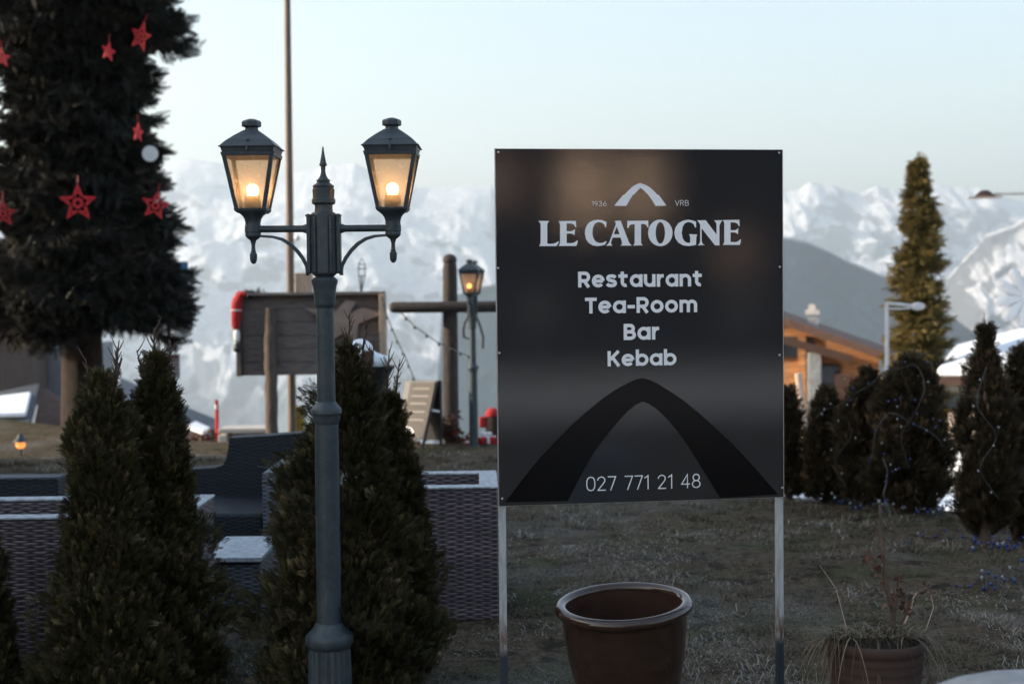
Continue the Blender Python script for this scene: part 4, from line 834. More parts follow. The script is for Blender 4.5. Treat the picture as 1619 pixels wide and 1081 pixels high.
# ------------------------------------------------------------------ thuja bushes in front
W2 = lambda px, Y: at(px, 460, Y).x
def prof_from(rows, Y):   # rows of (pixel row, half width) from the foot up
    return [(max(at(500, y, Y).z, 0.0), w * Y / FPX) for (y, w) in rows]
GF = "thuja bushes beside the lamp post"
Y = 5.75
thuja("thuja_bush", (W2(548, Y), Y, 0), prof_from([(1085, 150), (1000, 140), (900, 118), (800, 98), (700, 74), (640, 52), (590, 34), (560, 18), (545, 8)], Y), 4800, "full thuja bush standing directly behind the lamp post", GF, twigs=[(.0, 1.24, .012, 1.52), (.03, 1.22, .05, 1.47), (.015, 1.24, -.02, 1.44), (.06, 1.18, .05, 1.40)], bits=[(-.12, 0, 1.14, .09, 110), (-.22, 0, .86, .1, 120), (-.36, -.05, .30, .10, 160)])
thuja("thuja_bush", (W2(618, 5.95), 5.95, 0), prof_from([(1060, 64), (960, 64), (880, 58), (800, 47), (720, 35), (660, 22), (620, 10)], 5.95), 3000, "slimmer thuja bush between the lamp post and the open wicker box", GF, twigs=[(-.03, 1.10, .02, 1.36), (0, 1.1, .03, 1.30)], bits=[(.12, -.05, .42, .10, 130)])
Y = 5.45
thuja("thuja_bush", (W2(158, Y), Y, 0), prof_from([(1110, 118), (1000, 104), (900, 86), (800, 72), (700, 62), (640, 48), (600, 26), (580, 8)], Y), 4400, "broad thuja bush with a bare twig top in front of the wicker armchair", GF, twigs=[(.02, 1.16, .05, 1.43), (.05, 1.14, .01, 1.40), (-.03, 1.14, -.03, 1.36), (.0, 1.15, .08, 1.36)], bits=[(-.16, 0, .35, .14, 150)])
Y = 5.7
thuja("thuja_bush", (W2(246, Y), Y, 0), prof_from([(1090, 96), (1000, 88), (900, 72), (800, 58), (720, 52), (660, 42), (610, 32), (575, 20), (550, 6)], Y), 3900, "pointed thuja bush leaning against the right hand neighbour of the broad one", GF, twigs=[(-.01, 1.22, .0, 1.47), (.02, 1.22, .04, 1.40), (-.03, 1.2, -.05, 1.38)], bits=[(.20, 0, .42, .10, 150), (.16, 0, .62, .08, 90), (.26, -.02, .32, .08, 90)])
thuja("thuja_bush", (W2(-52, 5.6), 5.6, 0), prof_from([(1100, 70), (900, 56), (800, 30), (740, 8)], 5.6), 1200, "small thuja bush cut off by the frame at the far left", GF)

# hedge of thujas on the right
GH = "hedge thujas along the snowy street"
def hedge(px, Y, rows, n, label, gap=0.0, **kw): thuja("hedge_thuja", (W2(px, Y), Y, float(H(W2(px, Y), Y))), [(z - float(H(W2(px, Y), Y)), w) for z, w in prof_from(rows, Y)], n, label, GH, mt='thuja_far', size=(.045, .09), gap=gap, rough=1.7, **kw)
hedge(1246, 10.7, [(790, 24), (740, 25), (680, 22), (640, 14), (618, 4)], 1100, "narrow hedge thuja half hidden by the sign's right edge")
hedge(1306, 10.6, [(798, 36), (760, 40), (700, 35), (645, 23), (618, 6)], 1900, "short hedge thuja in front of the chalet")
hedge(1372, 10.3, [(800, 40), (740, 48), (680, 43), (625, 30), (600, 15), (588, 5)], 2400, "hedge thuja just left of the one with the pale light cable")
hedge(1440, 10.0, [(822, 40), (770, 62), (700, 62), (640, 52), (600, 40), (580, 20), (568, 6)], 3000, "tallest dense hedge thuja with a pale light cable across it", bits=[(.24, 0, .42, .12, 120)])
hedge(1558, 8.7, [(868, 18), (820, 50), (760, 56), (700, 50), (640, 42), (590, 26), (550, 12), (522, 4)], 2600, "loose hedge thuja with a bare foot showing the snow behind", gap=.34, twigs=[(0, 1.2, .0, 1.40), (.02, 1.2, .05, 1.34)])
hedge(1612, 8.9, [(880, 18), (800, 38), (720, 40), (640, 34), (590, 20), (555, 6)], 1900, "thin hedge thuja at the photo's right edge", gap=.34)

# ------------------------------------------------------------------ spruces
Y = 18.6; p = at(131, 600, Y); q = lambda y: at(127, y, Y).z
spruce("spruce_tree", (p.x, Y, 0), [(q(y), w * 1.09) for y, w in ((455, .95), (430, 1.15), (395, 1.30), (350, 1.22), (300, 1.08), (230, .95), (150, .86), (90, .80), (40, .82), (-20, 1.0), (-70, 1.30), (-120, 1.42), (-250, 1.15), (-450, .3), (-470, .1))], .32, q(-455), 760, 92, "big dark spruce hung with red stars at the left", droop=.80, size=(.13, .27), hang=1.6, zlow=-1.2)
Y = 24.0; p = at(1452, 600, Y); q = lambda y: at(1446, y, Y).z
g = float(H(p.x, Y)); rows = [(770, .42), (650, .62), (590, .66), (540, .62), (500, .55), (470, .50), (430, .47), (390, .40), (350, .34), (320, .26), (300, .18), (270, .11), (252, .05)]
spruce("spruce_tree", (p.x, Y, g), [(q(y) - g, w * .78) for y, w in rows], .14, q(262) - g, 640, 60, "sunlit olive spruce with a slim pointed top behind the hedge", mt='goldspruce', droop=.12, size=(.08, .17), hang=.35, lenvar=(.5, 1.2))
# red stars on the spruce
def star_decor(px, py, rad, Y, label, rz, tilt=0, mt='redpaint'):
    c = at(px, py, Y); t = bpy.data.objects.new("red_star", None); COL.objects.link(t); bpy.data.objects.remove(t)
    r = rad * Y / FPX; out = []
    for k in range(10): a = math.pi / 2 + k * math.pi / 5; rr = r if k % 2 == 0 else r * .45; out.append((rr * math.cos(a), rr * math.sin(a)))
    holes = [ell(0, 0, r * .13, r * .13, 12)[::-1]]
    for k in range(5):
        a = math.pi / 2 + k * 2 * math.pi / 5; holes.append(ell(.34 * r * math.cos(a + math.pi / 5), .34 * r * math.sin(a + math.pi / 5), r * .085, r * .085, 10)[::-1])
        holes.append(ell(.36 * r * math.cos(a), .36 * r * math.sin(a), r * .12, r * .12, 12)[::-1]); holes.append(ell(.62 * r * math.cos(a), .62 * r * math.sin(a), r * .06, r * .06, 8)[::-1])
    b = MB(); b.plate([out] + holes, lambda x, y, t: (x, t, y), .012); b.tube([(0, .006, r), (0, .03, r + .10)], .003, 5)
    o = b.build("red_star", M[mt], None, smooth=0); o.location = c; o.rotation_euler = (0, R(tilt), R(rz)); tag(o, label, "star", "red stars hung in the spruce"); return o
star_decor(123, 321, 31, 17.2, "largest red star, facing out from the middle of the spruce's crown", 3)
star_decor(246, 325, 24, 17.75, "red star at the spruce's right edge with the mountains behind it", 20, 12)
star_decor(222, 58, 24, 17.6, "topmost red star against the sky by the spruce's upper bough", -30, 20)
star_decor(172, 82, 16, 17.4, "small tilted red star just below the spruce's upper bough", 62, 10)
star_decor(219, 210, 16, 17.6, "red star hanging edge on above the pale round disc", 70, 5)
star_decor(5, 338, 22, 17.5, "red star cut by the frame beside the largest one", 25)
star_decor(3, 92, 16, 17.4, "upper red star cut by the frame's left side", 40)
c = at(237, 243, 18); b = MB(); b.tube([c + Vector((0, 0, 0)), c + Vector((0, .02, 0))], .10, 20); tag(b.build("round_disc", M['white'], None), "pale round disc hanging among the spruce's right boughs", "decoration")

# ------------------------------------------------------------------ wicker garden furniture
def wbox(name, loc, w, d, h, rz, label, cat="armchair", rim=.10, group=None, wall='wicker', top='frost', open_=True):
    """open topped woven box: outer walls, an inner well and a frosted flat rim; front left corner at loc"""
    t = thing(name, loc, label, cat, group, rz); b = MB(); r = rim
    o = [(0, 0), (w, 0), (w, d), (0, d)]; i = [(r, r), (w - r, r), (w - r, d - r), (r, d - r)]; zt = h - .012; zi = .18
    vs = [(x, y, 0) for x, y in o] + [(x, y, zt) for x, y in o] + [(x, y, zt) for x, y in i] + [(x, y, zi) for x, y in i]
    fs = [(k, (k + 1) % 4, 4 + (k + 1) % 4, 4 + k) for k in range(4)] + [(4 + k, 4 + (k + 1) % 4, 8 + (k + 1) % 4, 8 + k) for k in range(4)] + [(8 + k, 8 + (k + 1) % 4, 12 + (k + 1) % 4, 12 + k) for k in range(4)] + [(12, 13, 14, 15), (3, 2, 1, 0)]
    b.add(vs, fs).build("woven_body", M[wall], t, smooth=0, bevel=.008)
    e = .006; tp = MB(); Lp = lambda q, z: [(x, y, z) for x, y in q]; oo = [(-e, -e), (w + e, -e), (w + e, d + e), (-e, d + e)]; ii = [(r + .002, r + .002), (w - r - .002, r + .002), (w - r - .002, d - r - .002), (r + .002, d - r - .002)]
    tp.add(Lp(oo, zt + .001) + Lp(oo, h) + Lp(ii, h) + Lp(ii, zt + .001), [(k, (k + 1) % 4, 4 + (k + 1) % 4, 4 + k) for k in range(4)] + [(4 + k, 4 + (k + 1) % 4, 8 + (k + 1) % 4, 8 + k) for k in range(4)] + [(8 + k, 8 + (k + 1) % 4, 12 + (k + 1) % 4, 12 + k) for k in range(4)] + [(12 + k, 12 + (k + 1) % 4, (k + 1) % 4, k) for k in range(4)])
    tp.build("rim", M[top], t, smooth=0, bevel=.004); return t
GW = "open grey wicker boxes"
pr = at(786, 770, 6.85); hB = pr.z
wbox("wicker_box", (pr.x - .80, 6.86, 0), .80, .62, hB, R(1.5), "open square grey wicker box beside the left leg of the sign", "wicker box", .085, GW)
pl = at(290, 815, 5.95); wbox("wicker_box", (pl.x - 1.35, 5.95, 0), 1.35, .62, pl.z, R(.5), "long open grey wicker box behind the broad thuja", "wicker box", .085, GW)
def sofa():
    Y = 8.75; a = at(270, 700, Y); t = thing("wicker_sofa", (a.x, 8.0, 0), "dark navy wicker sofa with a stepped back behind the frosted table", "sofa")
    L = lambda px, py, y: at(px, py, y) - t.location
    pts = [(262, 830), (262, 746), (300, 742), (340, 739), (352, 735), (357, 726), (360, 712), (363, 692), (420, 689), (480, 684), (488, 684), (488, 830)]; q = [L(x, y, Y) for x, y in pts]
    b = MB(); n = len(q); b.plate([[(p.x, p.z) for p in q]], lambda x, z, k: (x, .75 - k * .0 + k, z), .16); b.build("backrest", M['darkwicker'], t, smooth=20, bevel=.012)
    s0, s1 = L(262, 812, 8.0), L(415, 812, 8.0); b = MB().box(((s0.x + s1.x) / 2, .37, s0.z / 2), (s1.x - s0.x + .02, .75, s0.z)); b.build("seat", M['darkwicker'], t, smooth=0, bevel=.02)
    a0, a1 = L(411, 747, 7.9), L(480, 742, 7.9); b = MB().box(((a0.x + a1.x) / 2 + .01, .33, a0.z / 2), (a1.x - a0.x, .86, a0.z)); b.build("armrest", M['wickerblue'], t, smooth=0, bevel=.012)
M['wickerblue'] = wicker("blue grey wicker", (0.182, 0.21, 0.252), (0.126, 0.147, 0.175), (0.042, 0.049, 0.063))
sofa()
def dark_chair():
    Y = 7.7; a = at(-60, 757, Y); e = at(90, 757, Y); t = thing("wicker_chair", (a.x, Y, 0), "black wicker chair back showing behind the long wicker box", "chair")
    w = e.x - a.x; b = MB().box((w / 2, .08, e.z / 2 + .12), (w, .14, e.z - .24)); b.build("backrest", M['darkwicker'], t, smooth=0, bevel=.012)
    MB().box((w / 2, .08, e.z + .004), (w + .004, .15, .01)).build("top_edge", M['wickerblue'], t, smooth=0); MB().box((w / 2, .55, .2), (w, .78, .4)).build("seat", M['darkwicker'], t, smooth=0, bevel=.012)
dark_chair()
def low_table():
    f0 = at(318, 881, 6.98); f1 = at(414, 881, 6.98); t = thing("coffee_table", (f0.x, 6.98, 0), "low wicker table with a frosted pale top between the thujas", "table"); w = f1.x - f0.x; hT = f0.z
    MB().box((w / 2, .3, hT / 2 - .02), (w - .02, .58, hT - .04)).build("woven_body", M['wickerblue'], t, smooth=0, bevel=.006); MB().box((w / 2, .3, hT - .012), (w, .62, .024)).build("table_top", M['ice'], t, smooth=0, bevel=.004)
M['ice'] = frosted("frosted table top", (0.211, 0.259, 0.288))
low_table()

# ------------------------------------------------------------------ the terrace behind: board, cross, pole, A-board and so on
BY = 15.5
def billboard():
    a = at(381, 595, BY); t = thing("wooden_billboard", (a.x, BY, 0), "grey wooden notice board of planks on a weathered log post", "billboard"); L = lambda px, py, dy=0: at(px, py, BY + dy) - t.location
    x0, x1 = 0, L(606, 530).x; z0, z1 = L(381, 594).z, L(381, 467).z; n = 6; b = MB(); hh = (z1 - z0) / n
    for k in range(n): b.box(((x0 + x1) / 2, .05 + rng.uniform(-.004, .004), z0 + hh * (k + .5)), (x1 - x0 - .02, .04, hh - .004), Matrix.Rotation(rng.uniform(-.003, .003), 3, 'Y'))
    b.box(((x0 + x1) / 2, .085, (z0 + z1) / 2), (x1 - x0 - .04, .03, z1 - z0 - .02)); b.build("plank_panel", M['wood'], t, smooth=0, bevel=.004)
    for (cx, cz, w, h, mt) in (((x0 + x1) / 2, z1 + .012, x1 - x0 + .04, .035, 'wood'), (x0, (z0 + z1) / 2, .05, z1 - z0, 'woodpost'), (x1, (z0 + z1) / 2, .06, z1 - z0, 'palewood')):
        MB().box((cx, .0 if mt != 'wood' else .02, cz), (w, .26 if mt != 'wood' else .22, h)).build("frame_board", M[mt], t, smooth=0, bevel=.005)
    p = L(430, 486); q = L(433, 694); b = MB(); pts = []; rr = []
    for k in range(15):
        f = k / 14; pts.append((p.x + (q.x - p.x) * f + rng.normal(0, .004), -.12 + rng.normal(0, .003), p.z + (q.z - .3 - p.z) * f)); rr.append(.066 * (1 + rng.normal(0, .05)) * (.88 if k == 0 else 1) + .008 * f)
    b.tube(pts, rr, 14); b.build("log_post", M['woodpost'], t, smooth=50)
    return t
board = billboard()
M['starwood'] = pm("pale star wood", (0.34, 0.25, 0.21), (0.25, 0.185, 0.155), rough=0.8, scale=8, bump=0.2)
def wood_star():
    b = MB(); c = at(548, 512, BY - .06); k = BY / FPX; P = [(482, 486), (530, 492), (548, 474), (563, 478), (552, 496), (574, 486), (604, 497), (566, 512), (562, 560), (544, 526), (510, 545), (524, 512)]
    q = [((x - 548) * k, -(y - 512) * k) for x, y in P]; b.plate([q], lambda x, z, t: (x, t, z), .025); o = b.build("wooden_star", M['starwood'], None, smooth=0); o.location = c + Vector((0, -.06, 0)); o.location.y = BY - .06
    tag(o, "pale wooden star fixed to the front of the notice board", "star")
wood_star()
def doll():
    """stuffed doll climbing the board's left edge: one continuous skinned body, clothes as children"""
    Yd = BY - .12; c = at(374, 552, Yd); t = thing("stuffed_doll", (c.x, Yd, c.z), "stuffed doll in red jacket and trousers with black boots on the notice board's left edge", "doll"); L = lambda px, py, dy=0: at(px, py, Yd + dy) - t.location
    def skin(name, joints, edges, mt):
        me = bpy.data.meshes.new(name); me.from_pydata([L(*j[0]) for j in joints], edges, []); o = bpy.data.objects.new(name, me); COL.objects.link(o); o.parent = t
        o.modifiers.new("skin", 'SKIN'); sub = o.modifiers.new("sub", 'SUBSURF'); sub.levels = sub.render_levels = 2; me.materials.append(M[mt])
        for i, j in enumerate(joints): me.skin_vertices[0].data[i].radius = (j[1], j[1])
        me.skin_vertices[0].data[0].use_root = True; return o
    skin("body", [((373, 508), .058), ((374, 490), .062), ((375, 474), .052), ((377, 467), .032), ((378, 459), .040), ((373, 514), .046), ((374, 521), .036), ((382, 463, -.04), .03), ((390, 466, -.05), .026), ((372, 516, .07), .044), ((374, 522, .07), .036), ((370, 480, .09), .03), ((380, 472, .12), .025)], [(0, 1), (1, 2), (2, 3), (3, 4), (0, 5), (5, 6), (2, 7), (7, 8), (0, 9), (9, 10), (2, 11), (11, 12)], 'red')
    for dy in (0, .07):
        skin("stocking", [((374.5, 520, dy), .040), ((375, 542, dy), .038)], [(0, 1)], 'white'); skin("boot", [((375, 542, dy), .042), ((375, 551, dy), .044), ((372, 556, dy - .03), .038)], [(0, 1), (1, 2)], 'black')
    skin("belt", [((373.5, 493), .078), ((373.5, 488), .078)], [(0, 1)], 'white'); skin("cap_brim", [((377, 463), .045), ((378, 460.5), .045)], [(0, 1)], 'white'); skin("glove", [((390, 466.5, -.05), .032), ((396, 468, -.05), .026)], [(0, 1)], 'black')
doll()
b = MB(); g0 = at(397, 465, BY - .02)
P_ = np.array([[g0.x + rng.normal(0, .045), BY + rng.normal(0, .03), g0.z + abs(rng.normal(0, .012))] for _ in range(60)]); V, Q = scatter(NS, P_, rng.normal(size=(60, 3)), rng.uniform(.05, .09, 60)); tag(npmesh("fir_sprig", V, Q, M['spruce'], None, np.repeat(rng.random(60), len(NS))), "small green fir sprig lying on the notice board's top edge", "sprig")
p0, p1 = at(453.5, -60, 16.6), at(462, 700, 16.6); t = thing("tall_pole", (p1.x, 16.6, -.6), "very tall thin brown steel pole rising behind the notice board", "pole")
MB().tube([(0, 0, 0), (p0.x - p1.x, 0, p0.z + .6)], [.052, .036], 16).build("shaft", M['rustpole'], t, smooth=60)
q = at(481, 450, 16.75) - t.location; MB().box(q, (.20, .16, .28)).build("switch_box", M['palewood'], t, smooth=0, bevel=.01); MB().ball(at(470, 376, 16.5) - t.location, .035).build("pole_lamp", M['white'], t)
MB().bar([q + Vector((-.16, 0, .05)), q + Vector((-.05, 0, .05))], .03, .03, (0, 1, 0)).build("box_clamp", M['greymetal'], t)
def cross():
    Yc = 15.4; c = at(712, 700, Yc); t = thing("wooden_cross", (c.x, Yc, -.25), "tall wooden cross of round beams beside the distant lamp post", "cross"); L = lambda px, py, dy=0: at(px, py, Yc + dy) - t.location
    a = L(711, 403); e = L(713, 700); b = MB(); b.tube([(e.x, 0, 0), (a.x, 0, a.z - .16), (a.x, 0, a.z - .09)], [.088, .078, .07], 18); b.ball((a.x, 0, a.z - .055), .078, 16, 10, (1, 1, .85)); b.build("post", M['woodpost2'], t, smooth=60)
    a, e = L(616, 486, -.09), L(826, 484.5, -.09); b = MB(); b.tube([a, a + Vector((.015, 0, 0)), a + Vector((.05, 0, 0)), e - Vector((.05, 0, 0)), e], [.03, .05, .06, .06, .04], 16); b.build("beam", M['woodpost2'], t, smooth=60)
M['woodpost2'] = pm("dark beam wood", (0.055, 0.0413, 0.0341), (0.0275, 0.022, 0.0193), rough=0.85, scale=8, stretch=(6, 6, 1), bump=0.5, bdist=0.006)
cross()
def a_board():
    Ya = 14.7; c = at(665, 722, Ya); t = thing("pavement_board", (c.x, Ya, c.z), "folding A-board with a pale sheet on the terrace edge left of the cross", "sign board"); L = lambda px, py, dy=0: at(px, py, Ya + dy) - t.location
    def slab(name, q, n, th, mt, par):
        n = Vector(n).normalized(); b = MB(); b.add([Vector(p) for p in q] + [Vector(p) + n * th for p in q], [(0, 1, 2, 3), (7, 6, 5, 4), (0, 4, 5, 1), (1, 5, 6, 2), (2, 6, 7, 3), (3, 7, 4, 0)]); return b.build(name, M[mt], par, smooth=0)
    A, B, C, D = L(641, 602, .22), L(691, 602, -.12), L(671, 694, -.30), L(625, 692, .04); f = slab("front_board", [A, B, C, D], (.56, .82, .1), .03, 'black', t)
    m = lambda u, v: A + (B - A) * u + (D - A) * v + (C - B - D + A) * u * v + Vector((-.008, -.012, 0)); slab("chalk_sheet", [m(.2, .02), m(.985, .02), m(.985, .985), m(.2, .985)], (.56, .82, .1), .006, 'paper', f)
    o = [((.38 + .24 * math.cos(x)) , .90 - .10 * math.sin(x)) for x in np.linspace(0, math.pi, 12)]; b = MB(); b.add([m(u, v) + Vector((-.003, -.005, 0)) for u, v in o], [tuple(range(12))]); b.build("white_print", M['white'], f, smooth=0)
    for v in (.12, .25, .38, .52, .66): q = [m(.32, v), m(.86, v), m(.86, v + .025), m(.32, v + .025)]; MB().add([p + Vector((-.003, -.005, 0)) for p in q], [(0, 1, 2, 3)]).build("faded_line", M['chalk'], f, smooth=0)
    b2 = slab("rear_board", [B + Vector((.03, .03, 0)), A + Vector((.03, .03, 0)), L(651, 694, .42), L(697, 696, .06)], (.56, .82, 0), .03, 'black', t)
    for (p, e) in ((D, L(621, 720, .02)), (C, L(665, 726, -.34)), (L(697, 696, .06), L(699, 722, .08)), (L(651, 694, .42), L(652, 716, .45))): MB().bar([p, e], .03, .03, (0, 1, 0)).build("leg", M['black'], t, smooth=0)
    MB().bar([L(681, 648, -.2), L(694, 650, -.02)], .02, .015, (0, 0, 1)).build("stay", M['white'], t)
M['chalk'] = pm("faded print", (0.30, 0.26, 0.235), (0.27, 0.24, 0.21), rough=0.85, bump=0)
a_board()
# red snow pole, white trough, yellow bin, small lawn lantern
p = at(344, 694, 17.5); q = at(342.5, 632, 17.5); t = thing("snow_pole", (p.x, 17.5, p.z - .25), "thin red snow marker pole at the lawn's edge", "marker pole"); MB().tube([(0, 0, 0), (q.x - p.x, 0, q.z - p.z + .25)], .022, 10).build("shaft", M['redpaint'], t, smooth=60)
MB().tube([(-.008, 0, .62), (-.0085, 0, .68)], .024, 10).build("band", M['white'], t, smooth=60)
p = at(346, 710, 17.2); e = at(428, 680, 17.2); t = thing("planter_trough", (p.x, 17.2, p.z - .1), "white framed trough of dry plants behind the navy sofa", "planter"); w = e.x - p.x; hh = at(346, 677, 17.2).z - p.z + .1
MB().box((w / 2, .2, hh - .03), (w, .44, .06)).box((.05, .2, hh / 2 - .04), (.11, .42, hh - .08)).box((w - .05, .2, hh / 2 - .04), (.10, .42, hh - .08)).build("frame", M['plaster'], t, smooth=0, bevel=.01); MB().box((w / 2, .22, hh / 2 - .05), (w - .24, .36, hh - .1)).build("infill", M['brownleafbox'] if 'brownleafbox' in M else M['palewood'], t, smooth=0)
p = at(471, 690, 17.0); t = thing("yellow_bin", (p.x, 17.0, p.z - .1), "yellow bin half hidden behind the middle thuja", "bin"); zt = at(471, 642, 17).z - p.z + .1; MB().lathe([(0, .07), (.02, .075), (zt - .07, .09), (zt - .05, .095)], n=18).build("body", M['yellow'], t); MB().lathe([(zt - .049, .10), (zt - .03, .10), (zt - .01, .075), (zt, .015)], n=18).build("lid", M['yellow'], t)
p = at(33, 716, 14.2); t = thing("lawn_lantern", (p.x, 14.2, float(H(p.x, 14.2))), "tiny amber lawn lantern left of the spruce's trunk", "lantern"); z = at(33, 703, 14.2).z - t.location.z
MB().lathe([(-.05, .012), (z - .05, .012), (z - .045, .03), (z - .04, .012)], n=10).build("stake", M['iron'], t); MB().lathe([(z - .039, .02), (z - .02, .045), (z + .03, .05)], n=12).build("globe", M['amber'], t); MB().lathe([(z + .031, .075), (z + .04, .07), (z + .07, .035), (z + .09, .03), (z + .115, .008)], n=12).build("cap", M['iron'], t)
# street sign post at the spruce's right
def sign_post():
    Ys = 19.0; c = at(269, 690, Ys); t = thing("sign_post", (c.x, Ys, -.8), "slim post with street signs and a round mirror just right of the spruce", "sign post"); L = lambda px, py, dy=0: at(px, py, Ys + dy) - t.location
    MB().tube([L(269.5, 720), L(267, 412)], .028, 12).build("pole", M['greymetal'], t, smooth=60)
    MB().box(L(273.5, 579, -.04), (.185, .012, .33)).build("plate", M['signplate'], t, smooth=0)
    for y in (570, 576, 584, 590): MB().box(L(273.5, y, -.05), (.15, .004, .014)).build("text_line", M['printed'], t, smooth=0)
    MB().box(L(273.5, 564, -.05), (.175, .005, .05)).build("red_field", M['printed'], t, smooth=0)
    MB().box(L(286, 440, -.05), (.11, .26, .44), Matrix.Rotation(R(35), 3, 'Z')).build("blue_sign", M['blue'], t, smooth=0, bevel=.01); MB().box(L(274, 434, .12), (.13, .04, .36)).build("white_sign", M['white'], t, smooth=0, bevel=.01)
    q = L(291, 513, -.05); MB().tube([q, q + Vector((.01, .04, 0))], .13, 24).build("mirror", M['white'], t); MB().bar([L(268, 520), q + Vector((0, .05, 0))], .02, .02, (0, 0, 1)).build("mirror_arm", M['greymetal'], t)
    MB().box(L(270, 538, -.03), (.09, .03, .06)).build("yellow_plate", M['yellow'], t, smooth=0, bevel=.008)
M['signplate'] = pm("pale sign sheet", (0.55, 0.50, 0.52), (0.5, 0.45, 0.47), rough=.5, bump=0); M['printed'] = pm("faded red print", (0.32, 0.17, 0.18), (0.28, 0.15, 0.16), rough=.6, bump=0)
sign_post()
# dark urn with snow, behind the thujas
def urn():
    Yu = 9.6; c = at(580, 650, Yu); k = Yu / FPX; zt = at(580, 578, Yu).z; t = thing("garden_urn", (c.x, Yu, 0), "dark flared urn heaped with snow behind the lamp post's thuja", "urn")
    MB().lathe([(0, 30 * k), (.04, 30 * k), (.06, 22 * k), (zt - .60, 18 * k), (zt - .42, 20 * k), (zt - .3, 26 * k), (zt - .16, 30 * k), (zt - .06, 36 * k), (zt - .02, 44 * k), (zt, 46 * k), (zt, 40 * k), (zt - .03, 36 * k)], n=32).build("bowl", M['black'], t)
    b = MB()
    for (px, py, r, s) in ((570, 556, 21, (1, 1, 1)), (552, 572, 20, (1, 1, .8)), (590, 571, 17, (1.1, 1, .9)), (605, 570, 11, (1, 1, .9)), (578, 572, 24, (1.2, 1, .6))):
        q = at(px, py, Yu) - t.location; b.ball(q, r * k, 18, 12, s)
    o = b.build("snow_heap", M['snow'], None, smooth=180); o.location = t.location; m = o.modifiers.new("remesh", 'REMESH'); m.mode = 'VOXEL'; m.voxel_size = .012; m.use_smooth_shade = True; sm = o.modifiers.new("smooth", 'SMOOTH'); sm.iterations = 8
    tag(o, "lumpy heap of snow lying in the dark urn", "snow heap"); q = at(582, 566, Yu - .11); lo = MB().box((0, 0, 0), (.075, .05, .10)).build("wooden_block", M['brownwood'], None, smooth=0, bevel=.012); lo.location = q; tag(lo, "small brown wooden block stuck in the urn's snow heap", "block")
urn()
# wire ornament, strings of lights from the board to the ground
b = MB(); Yo = BY + .1; P = lambda x, y: at(x, y, Yo)
for x in (567, 577): b.tube([P(571, 464), P(x, 436), P(x, 418)], .006, 5)
b.tube([P(572, 640), P(571.5, 436)], .009, 6); b.tube([P(567, 418), P(572, 408), P(577, 418), P(567, 418)], .006, 5); b.tube([P(566, 436), P(578, 436)], .006, 5); b.tube([P(565, 425), P(580, 425)], .005, 5)
tag(b.build("wire_ornament", M['darkcable'], None), "thin wire lantern ornament on a stick above the notice board", "ornament")
def hang(name, pts, label, grp, n=7):
    Pw = [at(*p) for p in pts]; t = thing(name, Pw[0], label, "string lights", grp); b = MB(); b.tube([p - Pw[0] for p in Pw], .006, 5); b.build("cable", M['darkcable'], t, smooth=60)
    for k in range(n):
        f = (k + .7) / n * (len(Pw) - 1); i = min(int(f), len(Pw) - 2); q = Pw[i].lerp(Pw[i + 1], f - i) - Pw[0]; MB().ball(q + Vector((0, 0, -.018)), .013, 8, 6, (1, 1, 1.4)).build("bulb", M['darkcable'], t, smooth=60)
hang("light_string", [(604, 466, 15.4), (612, 500, 15.2), (626, 534, 15.0), (642, 567, 14.8), (656, 602, 14.5)], "dark light string from the notice board down to the A-board", "dark light strings by the cross")
hang("light_string", [(632, 492, 15.3), (656, 516, 15.2), (690, 540, 15.1), (722, 555, 15.0), (745, 564, 14.7)], "dark light string sagging from the cross beam to the distant lamp", "dark light strings by the cross")
# dry shrubs round the cross, red parcels
def dry_shrub(px, py, w, hgt, Y, n, label, red=.3):
    c = at(px, py, Y); t = thing("dry_shrub", (c.x, Y, c.z - .04), label, "shrub", "withered shrubs by the cross"); k = Y / FPX; b = MB(); P = []
    for i in range(16):
        a = rng.uniform(0, 6.28); r = w * k * rng.uniform(.2, 1); e = Vector((math.cos(a) * r, math.sin(a) * r, hgt * k * rng.uniform(.5, 1))); m_ = Vector((e.x * .3, e.y * .3, e.z * .55)); b.tube([(0, 0, 0), m_, e], [.008, .005, .002], 4)
        for j in range(n // 16): P.append(m_.lerp(e, rng.uniform(-.2, 1.05)) + Vector(rng.normal(0, .03, 3)))
    b.build("stem", M['twig'], t); P = np.array(P); m = len(P); V, Q = scatter(diamonds([(0, 0, 0, 1, .55), (0, .1, .9, .7, .45)]), P, rng.normal(size=(m, 3)), rng.uniform(.03, .07, m)); npmesh("foliage", V, Q, M['brownleaf'], t, np.repeat(rng.random(m), 8))
dry_shrub(712, 716, 26, 74, 15.0, 260, "tallest withered shrub, growing at the foot of the cross"); dry_shrub(735, 722, 24, 44, 14.9, 160, "low withered shrub between the cross and the distant lamp post")
dry_shrub(650, 722, 22, 34, 15.0, 120, "withered shrub behind the legs of the A-board"); dry_shrub(316, 706, 40, 30, 17.6, 260, "wide withered shrub beside the red snow pole"); dry_shrub(345, 712, 22, 26, 17.4, 110, "small withered shrub in front of the white trough")
def red_plant():
    c = at(758, 724, 14.75); t = thing("red_plant", (c.x, 14.75, c.z - .04), "loose dark red leafy plant in front of the parcels beside the distant lamp", "plant"); P = np.stack([rng.normal(0, .13, 260), rng.normal(0, .08, 260), np.abs(rng.normal(.06, .07, 260))], -1)
    V, Q = scatter(diamonds([(0, 0, 0, 1, .5), (0, .1, .9, .7, .45), (0, .1, -.9, .7, .45)]), P, rng.normal(size=(260, 3)) + np.array([0, 0, .7]), rng.uniform(.04, .09, 260)); npmesh("foliage", V, Q, M['redleaf'], t, np.repeat(rng.random(260), 12))
    b = MB(); [b.tube([(0, 0, 0), tuple(P[k] * .6), tuple(P[k])], [.006, .004, .002], 4) for k in range(22)]; b.build("stem", M['twig'], t)
red_plant()
